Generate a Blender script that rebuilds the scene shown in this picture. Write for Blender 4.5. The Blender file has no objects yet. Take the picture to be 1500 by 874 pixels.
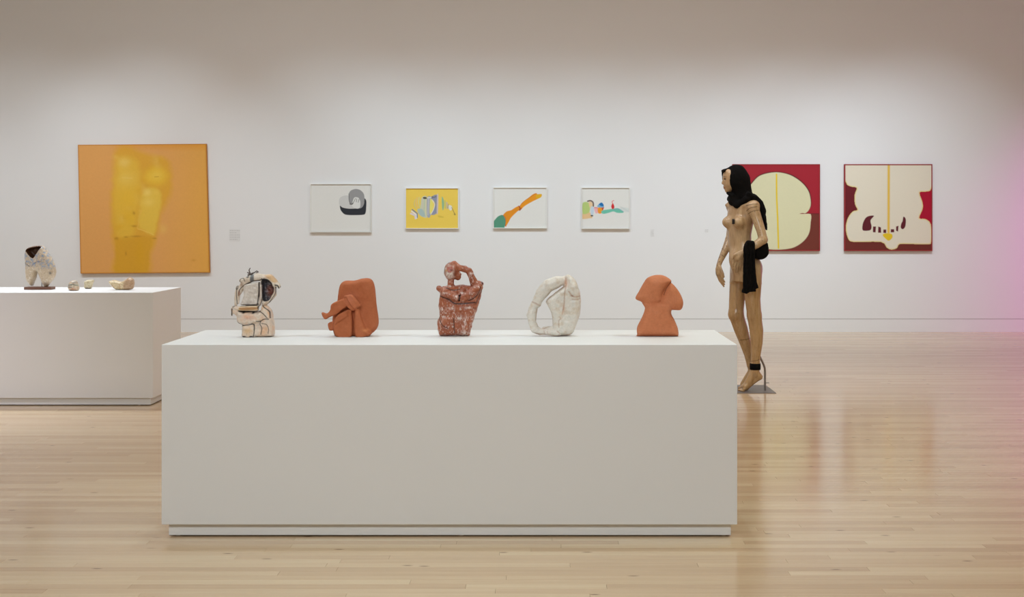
import bpy, math, random
import numpy as np
from mathutils import Vector, Matrix, Euler

# ------------------------------------------------------------------ camera
F, CX, CY, HC = 1800.0, 795.0, 320.0, 1.42      # focal length and principal point in pixels of 1500x874, eye height
SC = bpy.context.scene
COL = SC.collection
cam_d = bpy.data.cameras.new('camera')
cam = bpy.data.objects.new('camera', cam_d)
COL.objects.link(cam)
cam.location = (0, 0, HC)
cam.rotation_euler = (math.pi / 2, 0, 0)
cam_d.sensor_width = 36
cam_d.lens = F / 1500 * 36
cam_d.shift_x = -(CX - 750) / 1500
cam_d.shift_y = -(437 - CY) / 1500
cam_d.clip_end = 100
SC.camera = cam

# ------------------------------------------------------------------ world, exposure, lights
wd = bpy.data.worlds.new('world')
SC.world = wd
wd.use_nodes = True
wd.node_tree.nodes['Background'].inputs[0].default_value = (0.9, 0.85, 0.8, 1)
wd.node_tree.nodes['Background'].inputs[1].default_value = 0.02
SC.view_settings.view_transform = 'Standard'
SC.view_settings.look = 'None'
SC.view_settings.exposure = 0.0
SC.view_settings.gamma = 1.0
SC.view_settings.use_curve_mapping = False
SC.cycles.max_bounces = 8
SC.cycles.diffuse_bounces = 5
SC.cycles.sample_clamp_indirect = 6

def spot(loc, target, watts, size, col=(1, 0.93, 0.86), radius=0.06, blend=1.0):
    d = bpy.data.lights.new('spot_lamp', 'SPOT')
    d.energy = watts; d.spot_size = math.radians(size); d.spot_blend = blend
    d.color = col; d.shadow_soft_size = radius
    o = bpy.data.objects.new('spot_lamp', d)
    o.location = loc
    o.rotation_euler = (Vector(target) - Vector(loc)).to_track_quat('-Z', 'Y').to_euler()
    COL.objects.link(o)
    return o

def area(loc, target, watts, sx, sy, col=(1, 0.93, 0.86)):
    d = bpy.data.lights.new('ceiling_fill', 'AREA')
    d.energy = watts; d.shape = 'RECTANGLE'; d.size = sx; d.size_y = sy; d.color = col
    o = bpy.data.objects.new('ceiling_fill', d)
    o.location = loc
    o.rotation_euler = (Vector(target) - Vector(loc)).to_track_quat('-Z', 'Y').to_euler()
    COL.objects.link(o)
    return o

WALL = 15.4
LG = {'wl': (1.05, 1.20, 1.33), 'wm': (0.84, 1.10, 1.28), 'wr': (1.10, 1.34, 1.54), 'pl': (1.36, 1.70, 1.88), 'lp': (3.0, 3.5, 3.9), 'mq': (1.25, 1.2, 1.15),
      'fr': (1.88, 2.12, 2.30), 'le': (0.1, 0.1, 0.1), 'ri': (0.66, 0.62, 0.35), 'pk': (2.2, 0.03, 1.9), 'lf': (4.2, 4.4, 5.6), 'am': (0.86, 0.86, 0.95)}
def G(n, w):
    c = LG[n]; m = max(c)
    return w * m, tuple(v / m for v in c)
def sp(n, loc, target, w, size, radius=0.05, blend=1.0):
    w, c = G(n, w); o = spot(loc, target, w, size, c, radius, blend); o['lg'] = n
def ar(n, loc, target, w, sx, sy):
    w, c = G(n, w); o = area(loc, target, w, sx, sy, c); o['lg'] = n
# wall washers hung along the back wall
for n, x, wt in (('wl', -8.4, 150), ('wl', -6.5, 130), ('wl', -5.0, 190), ('wm', -2.5, 150), ('wm', -1.25, 140), ('wm', 0.0, 140), ('wm', 1.2, 140), ('wr', 2.4, 120), ('wr', 3.4, 150), ('wr', 4.6, 170)):
    sp(n, (x, 12.0, 4.7), (x, WALL, 0.84), wt, 65)
# track lamps over the two plinths
for x in (-1.3, 0.5):
    sp('pl', (x, 6.4, 4.75), (x, 5.8, 0.86), 60, 52)
sp('pl', (-3.4, 5.5, 4.75), (-0.9, 5.8, 0.9), 95, 46)
sp('pl', (2.6, 5.5, 4.75), (0.1, 5.8, 0.9), 95, 46)
for x in (-4.9, -3.6):
    sp('lp', (x, 10.3, 4.75), (x, 9.7, 0.86), 100, 55)
sp('lf', (-7.0, 6.2, 4.75), (-5.4, 9.3, 0.5), 120, 45)  # extra frontal spot, added to brighten the left plinth's front
# track lamps on the mannequin
sp('mq', (0.2, 8.3, 4.75), (1.7, 10.1, 1.3), 120, 32)
sp('mq', (2.6, 8.0, 4.75), (1.75, 10.1, 1.2), 50, 34)
# soft area fills added for the hall's general light, not actual fixtures
ar('fr', (-0.8, -0.5, 4.8), (-0.5, 5.5, 0.3), 150, 5.0, 1.0)
ar('le', (-5.5, 4.5, 4.85), (-5.5, 5.0, 0), 90, 3.0, 2.0)
ar('am', (-0.5, 10.5, 4.9), (-0.5, 10.5, 0), 150, 10.0, 3.0)
ar('ri', (4.0, 7.0, 4.85), (4.0, 7.0, 0), 90, 4.0, 3.0)
# the pink lamp of a work just out of view on the right
sp('pk', (8.6, 12.9, 2.6), (8.0, WALL, 1.3), 160, 92, 0.25)

# ------------------------------------------------------------------ helpers
def WP(px, py, Y):
    return Vector(((px - CX) / F * Y, Y, HC - (py - CY) / F * Y))

def lin(c):
    c = np.asarray(c, dtype=np.float64) / 255.0
    return np.where(c <= 0.04045, c / 12.92, ((c + 0.055) / 1.055) ** 2.4)

def mesh_obj(name, verts, faces, mat=None, parent=None, smooth=False, loc=None):
    me = bpy.data.meshes.new(name)
    me.from_pydata([tuple(v) for v in verts], [], [tuple(f) for f in faces])
    if smooth:
        me.shade_smooth()
    me.update()
    o = bpy.data.objects.new(name, me)
    if mat: me.materials.append(mat)
    COL.objects.link(o)
    if loc is not None: o.location = loc
    if parent: o.parent = parent
    return o

def empty(name, loc, label, cat, group=None):
    o = bpy.data.objects.new(name, None)
    o.empty_display_size = 0.1
    o.location = loc
    COL.objects.link(o)
    o['label'] = label; o['category'] = cat
    if group: o['group'] = group
    return o

BOXF = [(0, 1, 3, 2), (4, 6, 7, 5), (0, 4, 5, 1), (2, 3, 7, 6), (0, 2, 6, 4), (1, 5, 7, 3)]
def box_vf(x0, x1, y0, y1, z0, z1):
    v = [(x, y, z) for x in (x0, x1) for y in (y0, y1) for z in (z0, z1)]
    return v, BOXF

def box(name, x0, x1, y0, y1, z0, z1, mat, parent=None, bevel=0.0, seg=2, org=None):
    org = Vector(org) if org is not None else Vector((0, 0, 0))
    v, f = box_vf(x0, x1, y0, y1, z0, z1)
    v = [Vector(p) - org for p in v]
    o = mesh_obj(name, v, f, mat, parent)
    if bevel:
        m = o.modifiers.new('bevel', 'BEVEL'); m.width = bevel; m.segments = seg; m.limit_method = 'ANGLE'
    return o

def struct(o):
    o['kind'] = 'structure'
    return o

def nodes_of(name, rough=0.5, spec=0.5, color=None, metallic=0.0):
    m = bpy.data.materials.new(name)
    m.use_nodes = True
    nt = m.node_tree
    b = nt.nodes['Principled BSDF']
    b.inputs['Roughness'].default_value = rough
    b.inputs['Specular IOR Level'].default_value = spec
    b.inputs['Metallic'].default_value = metallic
    if color is not None:
        b.inputs['Base Color'].default_value = (*lin(color), 1)
    return m, nt, b

def add_bump(nt, b, scale, strength, dist=0.002, detail=4, stretch=None):
    N = nt.nodes.new
    tc = N('ShaderNodeTexCoord'); no = N('ShaderNodeTexNoise'); bp = N('ShaderNodeBump')
    no.inputs['Scale'].default_value = scale; no.inputs['Detail'].default_value = detail
    bp.inputs['Strength'].default_value = strength; bp.inputs['Distance'].default_value = dist
    src = tc.outputs['Object']
    if stretch:
        mp = N('ShaderNodeMapping'); mp.inputs['Scale'].default_value = stretch
        nt.links.new(src, mp.inputs['Vector']); src = mp.outputs['Vector']
    nt.links.new(src, no.inputs['Vector'])
    nt.links.new(no.outputs['Fac'], bp.inputs['Height'])
    nt.links.new(bp.outputs['Normal'], b.inputs['Normal'])
    return no

def plain(name, color, rough=0.6, spec=0.4, var=0.04, nscale=6.0, bump=0.0, bscale=80, metallic=0.0):
    """a painted or plain surface: base colour with a little noise in it"""
    m, nt, b = nodes_of(name, rough, spec, color, metallic)
    N = nt.nodes.new
    tc = N('ShaderNodeTexCoord'); no = N('ShaderNodeTexNoise'); no.inputs['Scale'].default_value = nscale
    mx = N('ShaderNodeMix'); mx.data_type = 'RGBA'
    c = lin(color)
    mx.inputs[6].default_value = (*(c * (1 - var)), 1); mx.inputs[7].default_value = (*np.minimum(c * (1 + var), 1), 1)
    nt.links.new(tc.outputs['Object'], no.inputs['Vector'])
    nt.links.new(no.outputs['Fac'], mx.inputs[0]); nt.links.new(mx.outputs[2], b.inputs['Base Color'])
    if bump:
        add_bump(nt, b, bscale, bump)
    return m

def vcol_mat(name, rough=0.6, spec=0.4, bump=0.0, bscale=120, var=0.08, nscale=60, stretch=None):
    """the colours laid on the piece itself, times a fine grain"""
    m, nt, b = nodes_of(name, rough, spec)
    N = nt.nodes.new
    at = N('ShaderNodeAttribute'); at.attribute_name = 'paint'
    tc = N('ShaderNodeTexCoord'); no = N('ShaderNodeTexNoise'); no.inputs['Scale'].default_value = nscale
    src = tc.outputs['Object']
    if stretch:
        mp = N('ShaderNodeMapping'); mp.inputs['Scale'].default_value = stretch
        nt.links.new(src, mp.inputs['Vector']); src = mp.outputs['Vector']
    nt.links.new(src, no.inputs['Vector'])
    mr = N('ShaderNodeMapRange'); mr.inputs[1].default_value = 0.3; mr.inputs[2].default_value = 0.7
    mr.inputs[3].default_value = 1 - var; mr.inputs[4].default_value = 1 + var
    nt.links.new(no.outputs['Fac'], mr.inputs[0])
    mu = N('ShaderNodeVectorMath'); mu.operation = 'SCALE'
    nt.links.new(at.outputs['Color'], mu.inputs[0]); nt.links.new(mr.outputs[0], mu.inputs[3])
    nt.links.new(mu.outputs[0], b.inputs['Base Color'])
    if bump:
        add_bump(nt, b, bscale, bump, 0.003)
    return m

def set_paint(me, rgb):
    a = me.attributes.new('paint', 'FLOAT_COLOR', 'POINT')
    c = np.ones((len(rgb), 4), dtype=np.float32); c[:, :3] = rgb
    a.data.foreach_set('color', c.ravel())

# ---- numpy noise, curves, polygons
def hash3(i, j, k, s=0):
    n = (i * 374761393 + j * 668265263 + k * 2147483647 + s * 974711) & 0xffffffff
    n = ((n ^ (n >> 13)) * 1274126177) & 0xffffffff
    n = (n ^ (n >> 16)) & 0xffff
    return n / 65535.0

def vnoise(x, y, z, s=0):
    x = np.asarray(x, float); y = np.asarray(y, float); z = np.asarray(z, float)
    xi, yi, zi = (np.floor(t).astype(np.int64) for t in (x, y, z))
    u, v, w = x - xi, y - yi, z - zi
    u, v, w = (t * t * (3 - 2 * t) for t in (u, v, w))
    r = 0
    for a in (0, 1):
        for b in (0, 1):
            for c in (0, 1):
                r = r + hash3(xi + a, yi + b, zi + c, s) * (u if a else 1 - u) * (v if b else 1 - v) * (w if c else 1 - w)
    return r

def fbm(x, y, z, s=0, o=3):
    r = 0; a = 0.5; t = 0
    for q in range(o):
        r = r + a * vnoise(x * 2 ** q, y * 2 ** q, z * 2 ** q, s + q); t += a; a *= 0.5
    return r / t

def crom(pts, n=8, closed=True):
    P = np.asarray(pts, float); m = len(P); out = []
    rng = range(m) if closed else range(m - 1)
    for i in rng:
        if closed: p0, p1, p2, p3 = P[i - 1], P[i], P[(i + 1) % m], P[(i + 2) % m]
        else: p0, p1, p2, p3 = P[max(i - 1, 0)], P[i], P[i + 1], P[min(i + 2, m - 1)]
        for q in range(n):
            t = q / n
            out.append(0.5 * (2 * p1 + (p2 - p0) * t + (2 * p0 - 5 * p1 + 4 * p2 - p3) * t * t + (3 * p1 - p0 - 3 * p2 + p3) * t ** 3))
    if not closed: out.append(P[-1])
    return np.array(out)

def line_dist(x, y, pts):
    x = np.asarray(x, float); d = np.full(x.shape, 1e9)
    P = np.asarray(pts, float)
    for a, b in zip(P[:-1], P[1:]):
        ab = b - a; L = max((ab ** 2).sum(), 1e-9)
        t = np.clip(((x - a[0]) * ab[0] + (y - a[1]) * ab[1]) / L, 0, 1)
        d = np.minimum(d, (x - a[0] - t * ab[0]) ** 2 + (y - a[1] - t * ab[1]) ** 2)
    return np.sqrt(d)

def poly_sd(x, y, pts):
    P = np.asarray(pts, float)
    d = line_dist(x, y, np.vstack([P, P[:1]]))
    inside = np.zeros(np.shape(x), bool)
    Q = np.roll(P, -1, axis=0)
    for a, b in zip(P, Q):
        if a[1] == b[1]: continue
        c = ((a[1] > y) != (b[1] > y)) & (x < (b[0] - a[0]) * (y - a[1]) / (b[1] - a[1]) + a[0])
        inside ^= c
    return np.where(inside, -d, d)

class Paint:
    """lays colours on points given in any flat units"""
    def __init__(s, x, y, base):
        s.x, s.y = x, y
        s.c = np.zeros((x.size, 3)) + lin(base)
    def mix(s, a, col):
        a = np.clip(a, 0, 1)[:, None]; s.c = s.c * (1 - a) + (lin(col) if np.ndim(col) == 1 or isinstance(col, tuple) else col) * a
    def fill(s, pts, col, soft=0.4, al=1.0, smooth=True):
        P = crom(pts) if smooth else pts
        s.mix(al * np.clip(0.5 - poly_sd(s.x, s.y, P) / (2 * soft), 0, 1), col)
    def stroke(s, pts, w, col, soft=0.4, al=1.0, smooth=True):
        P = crom(pts, 5, False) if smooth and len(pts) > 2 else pts
        s.mix(al * np.clip(0.5 - (line_dist(s.x, s.y, P) - w / 2) / (2 * soft), 0, 1), col)
    def blob(s, cx, cy, rx, ry, col, al=1.0, pw=2):
        q = ((s.x - cx) / rx) ** 2 + ((s.y - cy) / ry) ** 2
        s.mix(al * np.exp(-q ** (pw / 2)), col)

# ---- signed distance modelling: one continuous surface out of soft-joined volumes
class Sdf:
    """coordinates: a = to the right, b = away from the camera, c = up"""
    def __init__(s, lo, hi, res):
        s.lo = np.array(lo, float); s.res = res
        n = (np.ceil((np.array(hi) - s.lo) / res).astype(int) + 1)
        s.ax = [s.lo[i] + np.arange(n[i]) * res for i in range(3)]
        s.f = np.full(tuple(n), 50.0 * res + 1.0, dtype=np.float32)
    def _sl(s, lo, hi):
        r = []
        for i in range(3):
            a = max(int((lo[i] - s.lo[i]) / s.res), 0); b = min(int((hi[i] - s.lo[i]) / s.res) + 2, len(s.ax[i]))
            r.append(slice(a, max(b, a + 1)))
        return tuple(r)
    def put(s, fn, lo, hi, k=0.0, sub=False):
        m = max(k * 1.2, 0) + 3 * s.res
        sl = s._sl(np.array(lo) - m, np.array(hi) + m)
        A = s.ax[0][sl[0]][:, None, None].astype(np.float32); B = s.ax[1][sl[1]][None, :, None].astype(np.float32); C = s.ax[2][sl[2]][None, None, :].astype(np.float32)
        g = fn(A, B, C); f = s.f[sl]
        if sub:
            g = -g
            if k > 0:
                h = np.clip(0.5 - 0.5 * (f - g) / k, 0, 1); s.f[sl] = f * (1 - h) + g * h + k * h * (1 - h)
            else: s.f[sl] = np.maximum(f, g)
        else:
            if k > 0:
                h = np.clip(0.5 + 0.5 * (f - g) / k, 0, 1); s.f[sl] = f * (1 - h) + g * h - k * h * (1 - h)
            else: s.f[sl] = np.minimum(f, g)
    def cone(s, p, q, ra, rb, k=0.0, sub=False):
        p = np.array(p, np.float32); q = np.array(q, np.float32); ab = q - p; L = max(float((ab ** 2).sum()), 1e-9)
        def fn(A, B, C):
            t = np.clip(((A - p[0]) * ab[0] + (B - p[1]) * ab[1] + (C - p[2]) * ab[2]) / L, 0, 1)
            return np.sqrt((A - p[0] - t * ab[0]) ** 2 + (B - p[1] - t * ab[1]) ** 2 + (C - p[2] - t * ab[2]) ** 2) - (ra + (rb - ra) * t)
        r = max(ra, rb)
        s.put(fn, np.minimum(p, q) - r, np.maximum(p, q) + r, k, sub)
    def chain(s, pts, k=0.0, sub=False):
        Q = np.array([p[:4] for p in pts], np.float32)
        def fn(A, B, C):
            r = None
            for a, b in zip(Q[:-1], Q[1:]):
                ab = b[:3] - a[:3]; L = max(float((ab ** 2).sum()), 1e-9)
                t = np.clip(((A - a[0]) * ab[0] + (B - a[1]) * ab[1] + (C - a[2]) * ab[2]) / L, 0, 1)
                d = np.sqrt((A - a[0] - t * ab[0]) ** 2 + (B - a[1] - t * ab[1]) ** 2 + (C - a[2] - t * ab[2]) ** 2) - (a[3] + (b[3] - a[3]) * t)
                r = d if r is None else np.minimum(r, d)
            return r.astype(np.float32)
        m = Q[:, 3].max()
        s.put(fn, Q[:, :3].min(0) - m, Q[:, :3].max(0) + m, k, sub)
    def ell(s, c, r, k=0.0, sub=False, rot=None):
        c = np.array(c, np.float32); r = np.array(r, np.float32)
        M = np.array(Euler(rot).to_matrix()).T.astype(np.float32) if rot else None
        def fn(A, B, C):
            x, y, z = A - c[0], B - c[1], C - c[2]
            if M is not None:
                x, y, z = (M[i][0] * x + M[i][1] * y + M[i][2] * z for i in range(3))
            q = np.sqrt((x / r[0]) ** 2 + (y / r[1]) ** 2 + (z / r[2]) ** 2)
            g = np.sqrt((x / r[0] ** 2) ** 2 + (y / r[1] ** 2) ** 2 + (z / r[2] ** 2) ** 2)
            return np.where(q < 1e-3, -r.min(), q * (q - 1) / np.maximum(g, 1e-6)).astype(np.float32)
        R = r.max() if rot else r
        s.put(fn, c - R, c + R, k, sub)
    def box(s, c, h, rd=0.0, k=0.0, sub=False, rot=None):
        c = np.array(c, np.float32); h = np.array(h, np.float32) - rd
        M = np.array(Euler(rot).to_matrix()).T.astype(np.float32) if rot else None
        def fn(A, B, C):
            x, y, z = A - c[0], B - c[1], C - c[2]
            if M is not None: x, y, z = (M[i][0] * x + M[i][1] * y + M[i][2] * z for i in range(3))
            x, y, z = np.abs(x) - h[0], np.abs(y) - h[1], np.abs(z) - h[2]
            return np.sqrt(np.maximum(x, 0) ** 2 + np.maximum(y, 0) ** 2 + np.maximum(z, 0) ** 2) + np.minimum(np.maximum(np.maximum(x, y), z), 0) - rd
        R = np.linalg.norm(h) + rd if rot else h + rd
        s.put(fn, c - R, c + R, k, sub)
    def pillow(s, pts, b0, T, R, k=0.0, sub=False, smooth=True, bf=None):
        """a silhouette in a,c with a rounded rim R and half thickness T about the depth b0"""
        P = crom(pts) if smooth else np.asarray(pts, float)
        lo = (P[:, 0].min(), b0 - T, P[:, 1].min()); hi = (P[:, 0].max(), b0 + T, P[:, 1].max())
        if bf is not None: lo = (lo[0], lo[1] - bf[1], lo[2]); hi = (hi[0], hi[1] + bf[1], hi[2])
        def fn(A, B, C):
            X, Z = np.meshgrid(A.ravel(), C.ravel(), indexing='ij')
            d2 = poly_sd(X, Z, P).astype(np.float32)[:, None, :]
            off = bf[0](A, C) if bf is not None else 0
            a = np.maximum(d2 + R, 0) / R; b = (B - b0 - off) / T
            return ((np.sqrt(a * a + b * b) - 1) * min(R, T)).astype(np.float32)
        s.put(fn, lo, hi, k, sub)
    def loft(s, rows, k=0.0, rot=0.0):
        """rows of (c, centre a, centre b, half width, half depth) turned by rot about the vertical"""
        R = np.array(sorted(rows), np.float32)
        cs, sn = math.cos(rot), math.sin(rot)
        z = R[:, 0]; zz = np.linspace(z[0], z[-1], 200)
        def sm(v):
            v = np.interp(zz, z, v); kk = np.ones(13) / 13
            return np.convolve(np.pad(v, 6, 'edge'), kk, 'valid')
        T = [sm(R[:, i]) for i in range(1, 5)]
        m = R[:, 3:5].max()
        def fn(A, B, C):
            ca, cb, w, d = (np.interp(C, zz, t).astype(np.float32) for t in T)
            x, y = A - ca, B - cb
            u = x * cs + y * sn; v = -x * sn + y * cs
            q = (np.sqrt((u / w) ** 2 + (v / d) ** 2) - 1) * np.minimum(w, d)
            e = np.maximum(z[0] - C, C - z[-1])
            return np.maximum(q, e).astype(np.float32)
        s.put(fn, (R[:, 1].min() - m, R[:, 2].min() - m, z[0]), (R[:, 1].max() + m, R[:, 2].max() + m, z[-1]), k)
    def roughen(s, amp, scale, seed=0, o=2):
        A, B, C = np.meshgrid(*s.ax, indexing='ij')
        near = np.abs(s.f) < amp * 3 + 2 * s.res
        s.f[near] += (amp * 2 * (fbm(A[near] * scale, B[near] * scale, C[near] * scale, seed, o) - 0.5)).astype(np.float32)
    def mesh(s):
        f = s.f; f = np.pad(f, 1, constant_values=float(s.res)); neg = f < 0
        n = f.shape
        corners = [(i, j, k) for i in (0, 1) for j in (0, 1) for k in (0, 1)]
        cnt = sum(neg[i:n[0] - 1 + i, j:n[1] - 1 + j, k:n[2] - 1 + k].astype(np.int8) for i, j, k in corners)
        act = (cnt > 0) & (cnt < 8)
        ci = np.argwhere(act); idx = np.full(act.shape, -1, np.int64); idx[act] = np.arange(len(ci))
        acc = np.zeros((len(ci), 3)); num = np.zeros(len(ci))
        for a in range(8):
            for b in range(a + 1, 8):
                ca, cb = np.array(corners[a]), np.array(corners[b])
                if np.abs(ca - cb).sum() != 1: continue
                fa = f[tuple((ci + ca).T)]; fb = f[tuple((ci + cb).T)]
                m = (fa < 0) != (fb < 0)
                t = np.where(m, fa / np.where(m, fa - fb, 1), 0)
                acc += np.where(m[:, None], ca + t[:, None] * (cb - ca), 0); num += m
        V = (ci + acc / num[:, None] - 1) * s.res + s.lo
        faces = []
        for ax in range(3):
            o1, o2 = [(1, 2), (2, 0), (0, 1)][ax]
            sh = [slice(None)] * 3; sh2 = [slice(None)] * 3
            sh[ax] = slice(0, n[ax] - 1); sh2[ax] = slice(1, n[ax])
            ch = neg[tuple(sh)] != neg[tuple(sh2)]
            e = np.argwhere(ch); e = e[(e[:, o1] > 0) & (e[:, o2] > 0) & (e[:, o1] < n[o1] - 1) & (e[:, o2] < n[o2] - 1)]
            u = np.zeros(3, int); u[o1] = 1; w = np.zeros(3, int); w[o2] = 1
            q = np.stack([idx[tuple((e - u - w).T)], idx[tuple((e - w).T)], idx[tuple(e.T)], idx[tuple((e - u).T)]], 1)
            flip = ~neg[tuple(e.T)]
            q[flip] = q[flip][:, ::-1]
            faces.append(q)
        Fc = np.vstack(faces); Fc = Fc[(Fc >= 0).all(1)]
        return V, Fc

def vf_obj(name, V, Fc, mat, parent=None, loc=(0, 0, 0), relax=1):
    me = bpy.data.meshes.new(name)
    Fc = Fc.astype(np.int32)
    if relax:                                              # even out the facets a little
        E = np.vstack([Fc[:, [0, 1]], Fc[:, [1, 2]], Fc[:, [2, 3]], Fc[:, [3, 0]]])
        for _ in range(relax):
            S = np.zeros_like(V); c = np.bincount(E[:, 0], minlength=len(V)) + np.bincount(E[:, 1], minlength=len(V))
            for ax in range(3):
                S[:, ax] = np.bincount(E[:, 0], V[E[:, 1], ax], len(V)) + np.bincount(E[:, 1], V[E[:, 0], ax], len(V))
            V = V * 0.4 + 0.6 * S / np.maximum(c, 1)[:, None]
    V = V - np.array(loc)
    me.vertices.add(len(V)); me.vertices.foreach_set('co', V.astype(np.float32).ravel())
    me.loops.add(Fc.size); me.loops.foreach_set('vertex_index', Fc.ravel())
    me.polygons.add(len(Fc))
    me.polygons.foreach_set('loop_start', np.arange(0, Fc.size, 4, dtype=np.int32))
    me.update(calc_edges=True)
    me.shade_smooth()
    me.materials.append(mat)
    o = bpy.data.objects.new(name, me)
    COL.objects.link(o)
    o.location = loc if parent is None else (0, 0, 0)
    if parent: o.parent = parent
    return o

# ------------------------------------------------------------------ the room
m_wall = plain('wall_paint', (229, 227, 224), 0.7, 0.3, 0.008, 1.5, 0.05, 260)
m_ceil = plain('ceiling_paint', (236, 232, 226), 0.8, 0.2, 0.01, 2)
m_base = plain('baseboard_paint', (229, 227, 224), 0.6, 0.3, 0.008, 2)
m_dark = plain('reveal_shade', (176, 170, 164), 0.8, 0.2, 0.02, 4)  # groove backing toned down so its colour carries the reveal's shade
XL, XR, YB, ZC = -9.0, 10.0, -4.0, 4.95
struct(box('wall_back', XL, XR, WALL, WALL + 0.25, 0.1655, ZC, m_wall))
struct(box('baseboard_back', XL, XR, WALL, WALL + 0.05, 0.0, 0.1595, m_base))
struct(box('trim_1', XL, XR, WALL + 0.005, WALL + 0.05, 0.1595, 0.1655, m_dark))
struct(box('wall_left', XL - 0.2, XL, YB, WALL + 0.25, 0, ZC, m_wall))
struct(box('wall_right', XR, XR + 0.2, YB, WALL + 0.25, 0, ZC, m_wall))
struct(box('wall_front', XL, XR, YB - 0.2, YB, 0, ZC, m_wall))
struct(box('ceiling', XL, XR, YB, WALL + 0.25, ZC, ZC + 0.2, m_ceil))

# floor: strips of pale hardwood, each a board with its own edges
def floor_mat():
    m, nt, b = nodes_of('hardwood', 0.3, 0.5)
    N, L = nt.nodes.new, nt.links.new
    at = N('ShaderNodeAttribute'); at.attribute_name = 'board'
    geo = N('ShaderNodeNewGeometry')
    ofs = N('ShaderNodeVectorMath'); ofs.operation = 'SCALE'; ofs.inputs[3].default_value = 37.0
    L(at.outputs['Color'], ofs.inputs[0])
    ad = N('ShaderNodeVectorMath'); ad.operation = 'ADD'; L(geo.outputs['Position'], ad.inputs[0]); L(ofs.outputs[0], ad.inputs[1])
    mp = N('ShaderNodeMapping'); mp.inputs['Scale'].default_value = (0.8, 16, 1); L(ad.outputs[0], mp.inputs['Vector'])
    n1 = N('ShaderNodeTexNoise'); n1.inputs['Scale'].default_value = 2.2; n1.inputs['Detail'].default_value = 5; n1.inputs['Distortion'].default_value = 0.6
    L(mp.outputs[0], n1.inputs['Vector'])
    ramp = N('ShaderNodeValToRGB'); e = ramp.color_ramp.elements
    e[0].position = 0.0; e[0].color = (*lin((180, 150, 118)), 1)
    e[1].position = 1.0; e[1].color = (*lin((226, 205, 173)), 1)
    q = ramp.color_ramp.elements.new(0.35); q.color = (*lin((200, 171, 137)), 1)
    q = ramp.color_ramp.elements.new(0.7); q.color = (*lin((212, 187, 153)), 1)
    sp = N('ShaderNodeSeparateColor'); L(at.outputs['Color'], sp.inputs[0])
    ma = N('ShaderNodeMath'); ma.operation = 'MULTIPLY_ADD'; ma.inputs[1].default_value = 0.5
    gr = N('ShaderNodeMath'); gr.operation = 'MULTIPLY_ADD'; gr.inputs[1].default_value = 0.42; gr.inputs[2].default_value = 0.04
    L(n1.outputs['Fac'], gr.inputs[0]); L(sp.outputs[0], ma.inputs[0]); L(gr.outputs[0], ma.inputs[2])
    L(ma.outputs[0], ramp.inputs[0])
    # rare small knots
    mk = N('ShaderNodeMapping'); mk.inputs['Scale'].default_value = (1.1, 3.4, 1); L(ad.outputs[0], mk.inputs['Vector'])
    vo = N('ShaderNodeTexVoronoi'); vo.voronoi_dimensions = '2D'; vo.inputs['Scale'].default_value = 1.0; L(mk.outputs[0], vo.inputs['Vector'])
    kn = N('ShaderNodeMapRange'); kn.inputs[1].default_value = 0.010; kn.inputs[2].default_value = 0.03; kn.inputs[3].default_value = 0.75; kn.inputs[4].default_value = 0
    L(vo.outputs['Distance'], kn.inputs[0])
    mx = N('ShaderNodeMix'); mx.data_type = 'RGBA'; mx.inputs[7].default_value = (*lin((104, 74, 50)), 1)
    L(kn.outputs[0], mx.inputs[0]); L(ramp.outputs[0], mx.inputs[6]); L(mx.outputs[2], b.inputs['Base Color'])
    rr = N('ShaderNodeMapRange'); rr.inputs[3].default_value = 0.12; rr.inputs[4].default_value = 0.19
    L(n1.outputs['Fac'], rr.inputs[0]); L(rr.outputs[0], b.inputs['Roughness'])
    return m
m_floor = floor_mat()
m_sub = plain('subfloor', (120, 92, 64), 0.9, 0.1, 0.05, 5)
floor = struct(box('floor', XL, XR, YB, WALL + 0.05, -0.05, -0.012, m_sub))
rnd = random.Random(5)
PW, GAP = 0.0585, 0.0007
boards = []
y = YB
while y < WALL + 0.03:
    x = XL - rnd.random() * 1.5
    while x < XR:
        L = rnd.uniform(0.5, 2.3)
        a, b = max(x, XL), min(x + L, XR)
        if b - a > 0.05:
            boards.append((a, b, y, min(y + PW, WALL + 0.03), rnd.random(), rnd.random(), rnd.random()))
        x += L
    y += PW
def board_vf(a, b, y0, y1, ox=0, oy=0):
    g, c, t = GAP, 0.0005, 0.0
    x0, x1, p0, p1 = a + g / 2 - ox, b - g / 2 - ox, y0 + g / 2 - oy, y1 - g / 2 - oy
    v = [(x0, p0, -0.012), (x1, p0, -0.012), (x1, p1, -0.012), (x0, p1, -0.012),
         (x0, p0, -0.0005), (x1, p0, -0.0005), (x1, p1, -0.0005), (x0, p1, -0.0005),
         (x0 + c, p0 + c, t), (x1 - c, p0 + c, t), (x1 - c, p1 - c, t), (x0 + c, p1 - c, t)]
    f = [(8, 9, 10, 11)]
    for i in range(4):
        j = (i + 1) % 4
        f += [(i, j, 4 + j, 4 + i), (4 + i, 4 + j, 8 + j, 8 + i)]
    return v, f
def seen(bd):
    a, b, y0, y1 = bd[:4]
    if y0 < 4.55: return False
    xa, xb = CX + a * F / y0, CX + b * F / y0
    if xb < 5 or xa > 1495: return False
    if y0 > 5.5 and xa > 236 and xb < 1080 and y0 < 12.5: return False     # behind the long plinth
    return True
near, rest = [], []
for bd in boards:
    (near if len(near) < 290 and seen(bd) else rest).append(bd)
def board_attr(me, cols, nv=12):
    at = me.attributes.new('board', 'FLOAT_COLOR', 'POINT')
    c = np.ones((len(cols) * nv, 4), np.float32); c[:, :3] = np.repeat(np.array(cols, np.float32), nv, 0)
    at.data.foreach_set('color', c.ravel())
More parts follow.
